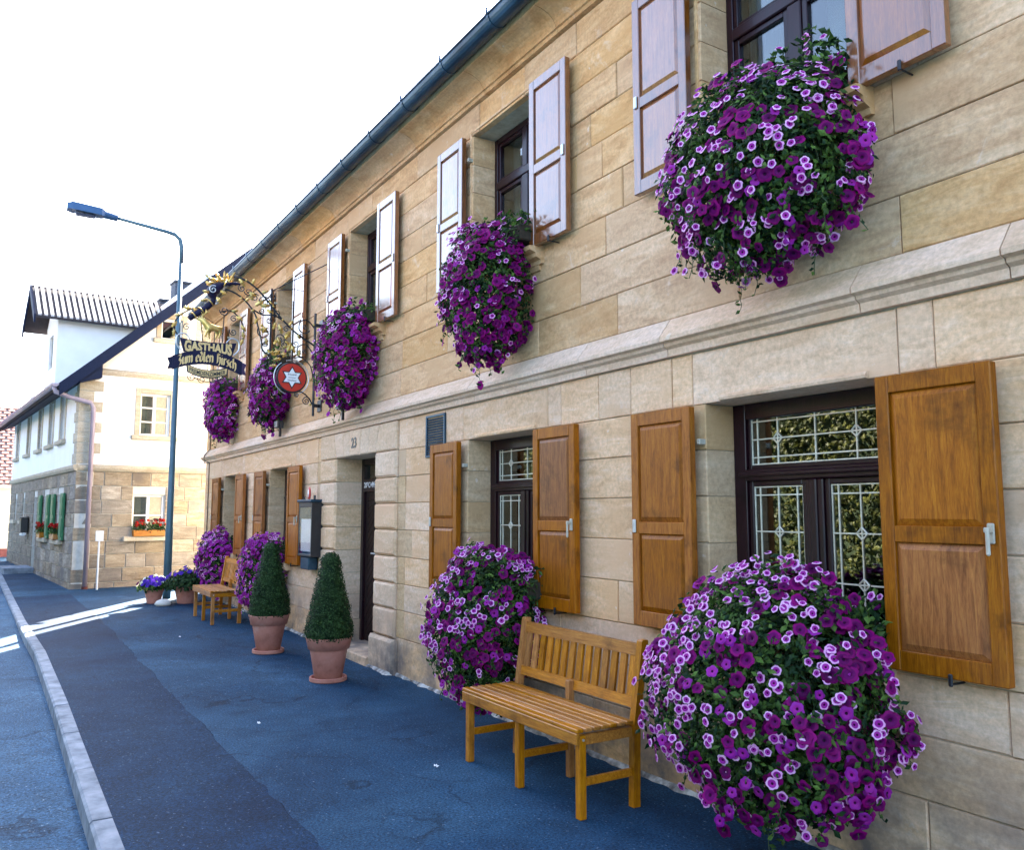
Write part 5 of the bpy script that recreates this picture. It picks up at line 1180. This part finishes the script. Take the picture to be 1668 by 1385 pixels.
holes(b, 'x', .301, HD, 4.36, 5.64, [(1.46, 1.88, 5.16, 5.60), (2.26, 2.66, 5.16, 5.60)], -.3, 0) if False else None
# gable triangle cut by the roof line, with two small attic openings
cols = [(.301, 1.46, None), (1.46, 1.88, (5.16, 5.60)), (1.88, 2.26, None), (2.26, 2.66, (5.16, 5.60)), (2.66, HD, None)]
for a, c, op in cols:
    for lo, hi in ([(4.36, None)] if op is None else [(4.36, op[0]), (op[1], None)]):
        za, zc = (Z_V(a), Z_V(c)) if hi is None else (hi, hi)
        if op is not None and hi is None and za < lo: za = lo + .001
        if hi is None and op is None and za < lo: za = lo + .001
        pts = [(0, a, lo), (0, c, lo), (0, c, zc), (0, a, za)]
        b.extrude_pts(pts, (-.3, 0, 0))
HB(b, 'gable_wall', 'plaster')
b = MB(); b.box(-HL, -.33, HD - .3, HD, -.2, 6.8); b.box(-HL, -HL + .3, .33, HD - .31, -.2, 5.0); HB(b, 'rear_wall', 'plaster')  # unseen back, set forward to open a gap for the sun strip
# ground-floor stone blocks on the gable and the street face
def hblock(plane, a0, a1, z0, z1, rs):
    q = MB(); q.block(a0 + .006, a1 - .006, z0 + .006, z1 - .006, rs.uniform(-.006, .004), .05, c=.008, j=.003, r=rs)
    if plane == 'x': q.v = [(-y, x, z) for x, y, z in q.v]
    return q
rs = random.Random(3); ZC = [-.1, .20, .47, .74, 1.00, 1.27, 1.53, 1.80, 2.08, 2.36]
rest = MB()
for z0, z1 in zip(ZC, ZC[1:]):
    for plane, a0, a1, ops in (('x', 0.0, HD, [(1.06, 1.68, 1.08, 1.92)]), ('y', -HL, 0.0, [(-q, -p, 1.0, 1.93) for p, q in FL[:2]] + [(-q, -p, 1.35, 1.93) for p, q in FL[2:]] + [(-FD[1], -FD[0], -.2, 1.93)])):
        x = a0; sg_ = []
        for (p, q, lo, hi) in sorted(ops):
            if lo < z1 - .05 and hi > z0 + .05: sg_.append((x, p)); x = q
        sg_.append((x, a1))
        for (p, q) in sg_:
            t0 = p
            while t0 < q - .02:
                t1 = t0 + rs.uniform(.34, .72)
                if t1 > q - .22: t1 = q
                m_ = hblock(plane, t0, t1, z0, z1, rs)
                if plane == 'x' or t0 > -4.6: HB(m_, 'wall_stone', 'stone_house')
                else:
                    n = len(rest.v); rest.v += m_.v; rest.f += [tuple(n + i for i in f) for f in m_.f]; rest.m += m_.m
                t0 = t1
HB(rest, 'wall_stones', 'stone_house', kind='stuff')
# string mouldings
b = MB(); b.extrude_x([(.02, 2.36), (-.03, 2.37), (-.06, 2.42), (-.06, 2.47), (.0, 2.50), (.02, 2.50)], -HL, .06); HB(b, 'string_moulding', 'stone_quoin')
b = MB(); pr = [(.02, 2.36), (-.03, 2.37), (-.06, 2.42), (-.06, 2.47), (.0, 2.50), (.02, 2.50)]; b.extrude_x(pr, -.0, HD); b.v = [(-y, x, z) for x, y, z in b.v]; HB(b, 'string_moulding', 'stone_quoin')
b = MB(); pr = [(.02, 4.28), (-.02, 4.29), (-.05, 4.34), (-.05, 4.38), (.0, 4.42), (.02, 4.42)]; b.extrude_x(pr, .30, HD); b.v = [(-y, x, z) for x, y, z in b.v]; HB(b, 'gable_band', 'stone_quoin')
# quoins at the corner
z = 2.51; k = 0
while z < 4.2:
    hq = .205; la, lb = (.42, .26) if k % 2 else (.26, .42)
    q = MB(); q.cbox(-lb, .014, -.014, la, z + .003, z + hq - .003, .006); HB(q, 'quoin', 'stone_quoin'); z += hq; k += 1
# windows
def hwin(plane, a0, a1, z0, z1, frame='white_paint', nx=2, nz=2, surround=True, name='window', wsill=True, dark=False):
    b = MB(); T = .045
    d0, d1 = .10, .15
    b.cbox(a0, a0 + T, d0, d1, z0, z1, .004); b.cbox(a1 - T, a1, d0, d1, z0, z1, .004); b.cbox(a0 + T, a1 - T, d0, d1, z0, z0 + T, .004); b.cbox(a0 + T, a1 - T, d0, d1, z1 - T, z1, .004)
    for i in range(1, nx): x = a0 + (a1 - a0) * i / nx; b.cbox(x - .028, x + .028, d0 - .008, d1, z0 + T, z1 - T, .004)
    for i in range(1, nz):
        zz = z0 + (z1 - z0) * i / nz
        for k in range(nx):
            xa = a0 + (a1 - a0) * k / nx + (.028 if k else T); xb = a0 + (a1 - a0) * (k + 1) / nx - (.028 if k < nx - 1 else T); b.cbox(xa, xb, d0 + .004, d1 - .004, zz - .014, zz + .014, .003)
    rot = (lambda m_: setattr(m_, 'v', [(-y, x, z) for x, y, z in m_.v])) if plane == 'x' else (lambda m_: None)
    rot(b); w_ = HB(b, name, frame)
    p = MB(); p.box(a0 + T, a1 - T, .128, .133, z0 + T, z1 - T); rot(p); HB(p, 'pane', 'glass', w_)
    p = MB(); p.box(a0 - .02, a1 + .02, .20, .21, z0 - .02, z1 + .02); rot(p); HB(p, 'curtain' if not dark else 'room_dark', 'curtain' if not dark else 'room_dark', w_)  # dark option: thin near-black sheet stands in for the unlit interior
    if surround:
        p = MB(); s_ = .10; p.cbox(a0 - s_, a0, -.016, .04, z0, z1 + s_, .004); p.cbox(a1, a1 + s_, -.016, .04, z0, z1 + s_, .004); p.cbox(a0, a1, -.016, .04, z1, z1 + s_, .004); rot(p); HB(p, 'window_surround', 'stone_quoin')
    if wsill:
        p = MB(); p.cbox(a0 - .16, a1 + .16, -.085, .03, z0 - .095, z0 - .002, .012); rot(p); HB(p, 'window_sill', 'stone_quoin')
    return w_
hwin('x', 1.12, 1.70, 3.12, 3.99, nx=2, nz=3)
hwin('x', 1.06, 1.68, 1.08, 1.92, nx=2, nz=2, surround=False)
hwin('x', 1.46, 1.88, 5.16, 5.60, nx=1, nz=1, dark=True); hwin('x', 2.26, 2.66, 5.16, 5.60, nx=1, nz=1, dark=True)
for p, q in FU: hwin('y', -q, -p, 3.08, 4.06, nx=2, nz=2)
for p, q in FL[:2]: hwin('y', -q, -p, 1.0, 1.93, nx=2, nz=2, surround=False)
for p, q in FL[2:]: hwin('y', -q, -p, 1.35, 1.93, nx=1, nz=1, surround=False, dark=True)
b = MB(); b.cbox(-FD[1], -FD[0], .12, .17, .05, 1.93, .005); hd = HB(b, 'house_door', 'wood_door')
b = MB(); b.cbox(-FD[1] + .06, -FD[0] - .06, .108, .1195, 1.1, 1.85, .004); HB(b, 'door_pane', 'glass', hd)
b = MB(); b.cbox(-FD[1] - .5, -FD[0] + .15, -.62, .0, -.1, .26, .012); HB(b, 'door_step', 'kerb')
# green shutters with louvre rails
for p, q in FL[:2]:
    for (s0, s1) in ((p - .40, p - .02), (q + .02, q + .40)):
        b = MB(); b.cbox(-s1, -s0, -.06, -.02, 1.0, 1.95, .005); sh = HB(b, 'green_shutter', 'green_paint')
        for zz in (1.06, 1.5):
            c = MB(); c.cbox(-s1 + .05, -s0 - .05, -.072, -.0605, zz, zz + .38, .006); HB(c, 'shutter_panel', 'green_paint', sh)
# roof: single pitch up from the street, invented shape that lets the sun past
b = MB(); OV = .26
def rz(v): return 4.40 + GSL * v
RV0, RV1 = -.42, 3.22
b.extrude_x([(RV0, rz(RV0) - .10), (RV0, rz(RV0)), (RV1, rz(RV1)), (RV1, rz(RV1) - .10)], -HL - .2, OV - .03); hr = HB(b, 'roof', 'tile_dark')
b = MB(); b.extrude_x([(RV0 + .02, rz(RV0) - .24), (RV0 + .02, rz(RV0) + .015), (RV1, rz(RV1) + .03), (RV1, rz(RV1) - .25)], OV - .028, OV + .02); HB(b, 'bargeboard', 'navy_wood')
b = MB(); b.extrude_x([(-.05, 4.07), (-.05, 4.13), (.34, 4.50), (.34, 4.20)], .001, OV - .03); HB(b, 'purlin_end', 'navy_wood')
b = MB(); b.extrude_x([(-.38, 3.90), (-.38, 3.99), (.0, 4.20), (.0, 4.08)], -HL - .2, -.0); HB(b, 'eaves_board', 'navy_wood')
b = MB(); n = 8; gp = [(-.47 + .065 * math.cos(math.pi + math.pi * i / n), 4.01 + .065 * math.sin(math.pi + math.pi * i / n)) for i in range(n + 1)]; b.extrude_x(gp, -HL - .2, OV); HB(b, 'house_gutter', 'pipe_pink')
b = MB(); b.tube([(.16, -.47, 3.96), (.16, -.45, 3.86), (.12, -.2, 3.78), (.09, .18, 3.70), (.08, .24, 3.6), (.08, .25, .12)], .045, 10); HB(b, 'downpipe', 'pipe_pink', smooth=True)
b = MB(); b.tube([(.08, .25, .02), (.08, .25, .14)], .055, 10); HB(b, 'downpipe_foot', 'tile_red')
# dormer with ribbed roof
DXA, DXB = -5.05, -3.42
b = MB(); pts = [(-3.42, .02, 4.3), (-3.42, 1.75, 6.0), (-3.42, 1.75, 6.06), (-3.42, .02, 6.06)]; b.extrude_pts(pts, (-.12, 0, 0)); b.extrude_pts([(x - 1.51, y, z) for x, y, z in pts], (-.12, 0, 0))
b.box(DXA, -3.541, .02, .14, 4.3, 4.75) if False else None
holes(b, 'y', DXA + .001, -3.541, 4.3, 6.0, [(-4.55, -3.95, 4.95, 5.75)], .02, .14); b.extrude_pts([(DXA, .02, 6.0), (-3.42, .02, 6.0), (-4.235, .02, 6.75)], (0, .12, 0)); dm = HB(b, 'dormer', 'plaster')
w_ = MB(); w_.cbox(-4.55, -3.95, .08, .12, 4.95, 5.75, .005); HB(w_, 'dormer_window', 'wood_frame', dm)
w_ = MB(); w_.box(-4.51, -3.99, .072, .079, 4.99, 5.71); HB(w_, 'pane', 'glass', dm)
XR_, ZR, XE, ZE = -4.235, 6.93, -3.20, 6.02
sl = (ZR - ZE) / (XE - XR_)
for sd in (1, -1):
    b = MB(); xe = XR_ + sd * (XE - XR_)
    b.extrude_pts([(XR_, -.46, ZR - .0), (xe, -.46, ZE), (xe, -.46, ZE - .06), (XR_, -.46, ZR - .08)], (0, 3.0, 0)); dr = HB(b, 'dormer_roof', 'tile_dark')
    for i in range(22):
        y = -.42 + i * .128
        q = MB(); q.extrude_pts([(XR_ + sd * .02, y, ZR + .002), (xe + sd * .02, y, ZE - .01), (xe + sd * .02, y, ZE + .034), (XR_ + sd * .02, y, ZR + .046)], (0, .066, 0)); HB(q, 'roof_rib', 'tile_pale', dr)
    b = MB(); b.extrude_pts([(XR_, -.50, ZR + .03), (xe, -.50, ZE + .02), (xe, -.50, ZE - .18), (XR_, -.50, ZR - .18)], (0, .035, 0)); HB(b, 'dormer_bargeboard', 'navy_wood')
for (v0, v1, zt, x) in ((2.72, 3.14, 7.55, -4.2), (2.46, 2.68, 7.10, -4.6)):
    b = MB(); b.cbox(x - .25, x + .2, v0, v1, 6.3, zt - .06, .01); b.cbox(x - .29, x + .24, v0 - .03, v1 + .03, zt - .0598, zt, .01); HB(b, 'chimney', 'chimney_slate', hr)
# ------------------------------------------------------------------ window boxes with red geraniums on the corner house
def geranium(loc_u, plane, z, wd, label, seed):
    r = random.Random(seed); c, s_ = math.cos(R(5)), math.sin(R(5))
    L2W = lambda x, y, z_: (-18.13 + x * c - y * s_, -2.04 + x * s_ + y * c, z_)
    cen = L2W(*((.06, loc_u, z) if plane == 'x' else (-loc_u, -.06, z)))
    t_ = thing('geranium_box', label, 'flower box', cen, 'geranium boxes on the corner house', R(5) + (R(90) if plane == 'x' else 0))
    b = MB(); b.cbox(-wd, wd, -.07, .07, 0, .12, .008); build(b, 'planter', 'wood_bench_x', t_, world=False)
    b = MB(); F = MB()
    for i in range(330):
        P = Vector((r.uniform(-wd, wd) * 1.05, r.uniform(-.09, .08), .10 + .15 * r.random())); n = unit(Vector((r.uniform(-1, 1), r.uniform(-1, 1) - .3, r.uniform(0, 1)))); q = r.uniform(.03, .05); leaf(b, P, n, q, q * .45, r.uniform(0, 6.28))
    build(b, 'foliage', 'leaf', t_, world=False, kind='stuff')
    for i in range(20):
        cc = Vector((r.uniform(-wd, wd) * 1.05, r.uniform(-.10, .06), .20 + .13 * r.random()))
        for k in range(12):
            dv = unit(Vector((r.uniform(-1, 1), r.uniform(-1, 1), r.uniform(-.4, 1)))); mesh_copy_into(F, PD[0], Matrix.Translation(cc + dv * .028) @ frame_to(dv, 0).to_4x4() @ Matrix.Scale(.017, 4), 0)
    F.m = [0] * len(F.m); build(F, 'blossoms', 'petal_red', t_, world=False, smooth=True, kind='stuff')
geranium(1.37, 'x', 1.085, .30, 'wooden box of red geraniums on the lower gable window sill', 51)
geranium(1.61, 'y', 1.0, .26, 'red geraniums between the nearer pair of green shutters', 52)
geranium(3.48, 'y', 1.0, .26, 'red geraniums between the farther pair of green shutters', 53)
# mailbox, marker post
c5, s5 = math.cos(R(5)), math.sin(R(5))
W5 = lambda x, y: (-18.13 + x * c5 - y * s5, -2.04 + x * s5 + y * c5)
px, py = W5(-6.2, -.02)
mb_ = thing('mailbox', 'black mailbox with pale newspapers on the stone wall left of the far door', 'mailbox', (px, py, .98), None, R(5))
b = MB(); b.cbox(-.20, .20, -.16, .0, .08, .44, .015); build(b, 'case', 'black_paint', mb_, world=False)
b = MB(); b.extrude_x([(-.19, .43), (.0, .46), (.0, .475), (-.19, .445)], -.215, .215); build(b, 'lid', 'black_paint', mb_, world=False)
for q in (-.1, .08):
    b = MB(); b.tube([(q - .10, -.10, .03), (q + .10, -.08, .04)], .042, 10); build(b, 'newspaper_roll', 'white_paint', mb_, world=False)
mx, my = W5(.32, .42); m0 = gz2(mx)
mp = thing('marker_post', 'thin white post with a small white plate in front of the stone gable', 'marker post', (mx, my, m0))
b = MB(); b.tube([(mx, my, m0 - .03), (mx, my, m0 + 1.06)], .017, 8); build(b, 'post', 'white_paint', mp)
b = MB(); b.cbox(mx + .018, mx + .03, my - .07, my + .07, m0 + .92, m0 + 1.12, .006); build(b, 'plate', 'white_paint', mp)
# ------------------------------------------------------------------ farthest house across the bend
fh = thing('tiled_house', 'cream house with red tiled roof at the left edge of the street end', 'house', (-31, -6, 0))
b = MB(); b.box(-39, -31, -12, 3, -.3, 2.5); b.extrude_pts([(-31.01, -12, 2.5), (-38.99, -12, 2.5), (-35, -12, 5.0)], (0, 15, 0)); build(b, 'wall', 'cream_plaster', fh)
b = MB(); b.box(-31, -30.96, -12, 3, -.3, .42); build(b, 'plinth', 'tile_red', fh)
b = MB(); b.extrude_pts([(-30.6, -12.3, 2.42), (-35, -12.3, 5.35), (-39.4, -12.3, 2.42), (-39.4, -12.3, 2.30), (-35, -12.3, 5.2), (-30.6, -12.3, 2.30)], (0, 15.6, 0)); fr_ = build(b, 'roof', 'roof_underlay', fh)
b = MB(); n = 26
for i in range(n):
    for k in range(56):
        y = -12.3 + k * .28 + (.14 if i % 2 else 0); f0, f1 = i / n, (i + .78) / n
        A = Vector((-30.6 - 4.4 * f0, y, 2.42 + 2.93 * f0 + .03)); B_ = Vector((-30.6 - 4.4 * f1, y, 2.42 + 2.93 * f1 + .02))
        b.extrude_pts([A, A + Vector((0, .20, 0)), B_ + Vector((0, .20, 0)), B_], (.03, 0, .027))
build(b, 'roof_tiles', 'tile_red', fr_, kind='stuff')
for y in (-10.6, -8.0, -5.4):
    b = MB(); b.cbox(-31.0, -30.955, y - .45, y + .45, .95, 2.0, .01); wn = build(b, 'window', 'white_paint', fh)
    b = MB(); b.box(-30.954, -30.95, y - .38, y - .03, 1.02, 1.93); b.box(-30.954, -30.95, y + .03, y + .38, 1.02, 1.93); build(b, 'pane', 'glass', wn)
# ------------------------------------------------------------------ sunlit hedge and house across the road (seen mirrored in the panes)
def hedge(x0, x1, y, h, label, seed, n):
    r = random.Random(seed); t_ = thing('hedge', label, 'hedge', ((x0 + x1) / 2, y, -.1), 'hedges across the road')
    b = MB()
    for i in range(n):
        x = r.uniform(x0, x1); z = h * math.sqrt(r.random()) if r.random() < .3 else r.uniform(0, h)
        hh = h * (1 + .12 * mnoise.noise((x * .6, seed, 0))); z = z / h * hh
        yy = y + .5 + .22 * mnoise.noise((x * 1.1, z * 1.1, seed)) - r.random() ** 2 * .5
        if z > hh * .93: yy = y + r.uniform(-.6, .5)
        s_ = r.uniform(.06, .11); leaf(b, Vector((x, yy, z)), unit(Vector((r.uniform(-1, 1), .9, r.uniform(-.3, 1)))), s_ * 1.5, s_ * .5, r.uniform(0, 6.28))
    build(b, 'foliage', 'leaf_hedge', t_, kind='stuff')
    b = MB(); b.box(x0 + .1, x1 - .1, y - .5, y + .12, -.1, h * .86); build(b, 'inner_growth', 'stem', t_)
hedge(-12.6, 6.0, -9.4, 4.7, 'tall sunlit clipped hedge across the road, mirrored in the big leaded window', 61, 20000)
hedge(-27, -13.0, -9.7, 4.2, 'second sunlit hedge farther along the opposite side of the road', 62, 13000)
vl = thing('villa', 'cream villa with red roof behind the hedge across the road', 'house', (-12, -17, -.1))
b = MB(); b.box(-22, -4, -22, -14, -.1, 5.6); build(b, 'wall', 'cream_plaster', vl)
b = MB(); b.extrude_x([(-22.4, 5.6), (-18, 9.4), (-13.6, 5.6)], -22.4, -3.6); build(b, 'roof', 'tile_red', vl)
for x in (-19, -15.5, -12, -8.5):
    for z in (1.0, 3.6):
        b = MB(); b.cbox(x, x + 1.1, -13.99, -13.93, z, z + 1.4, .02); wn = build(b, 'window', 'white_paint', vl)
        b = MB(); b.box(x + .1, x + 1.0, -13.928, -13.92, z + .1, z + 1.3); build(b, 'pane', 'glass', wn)
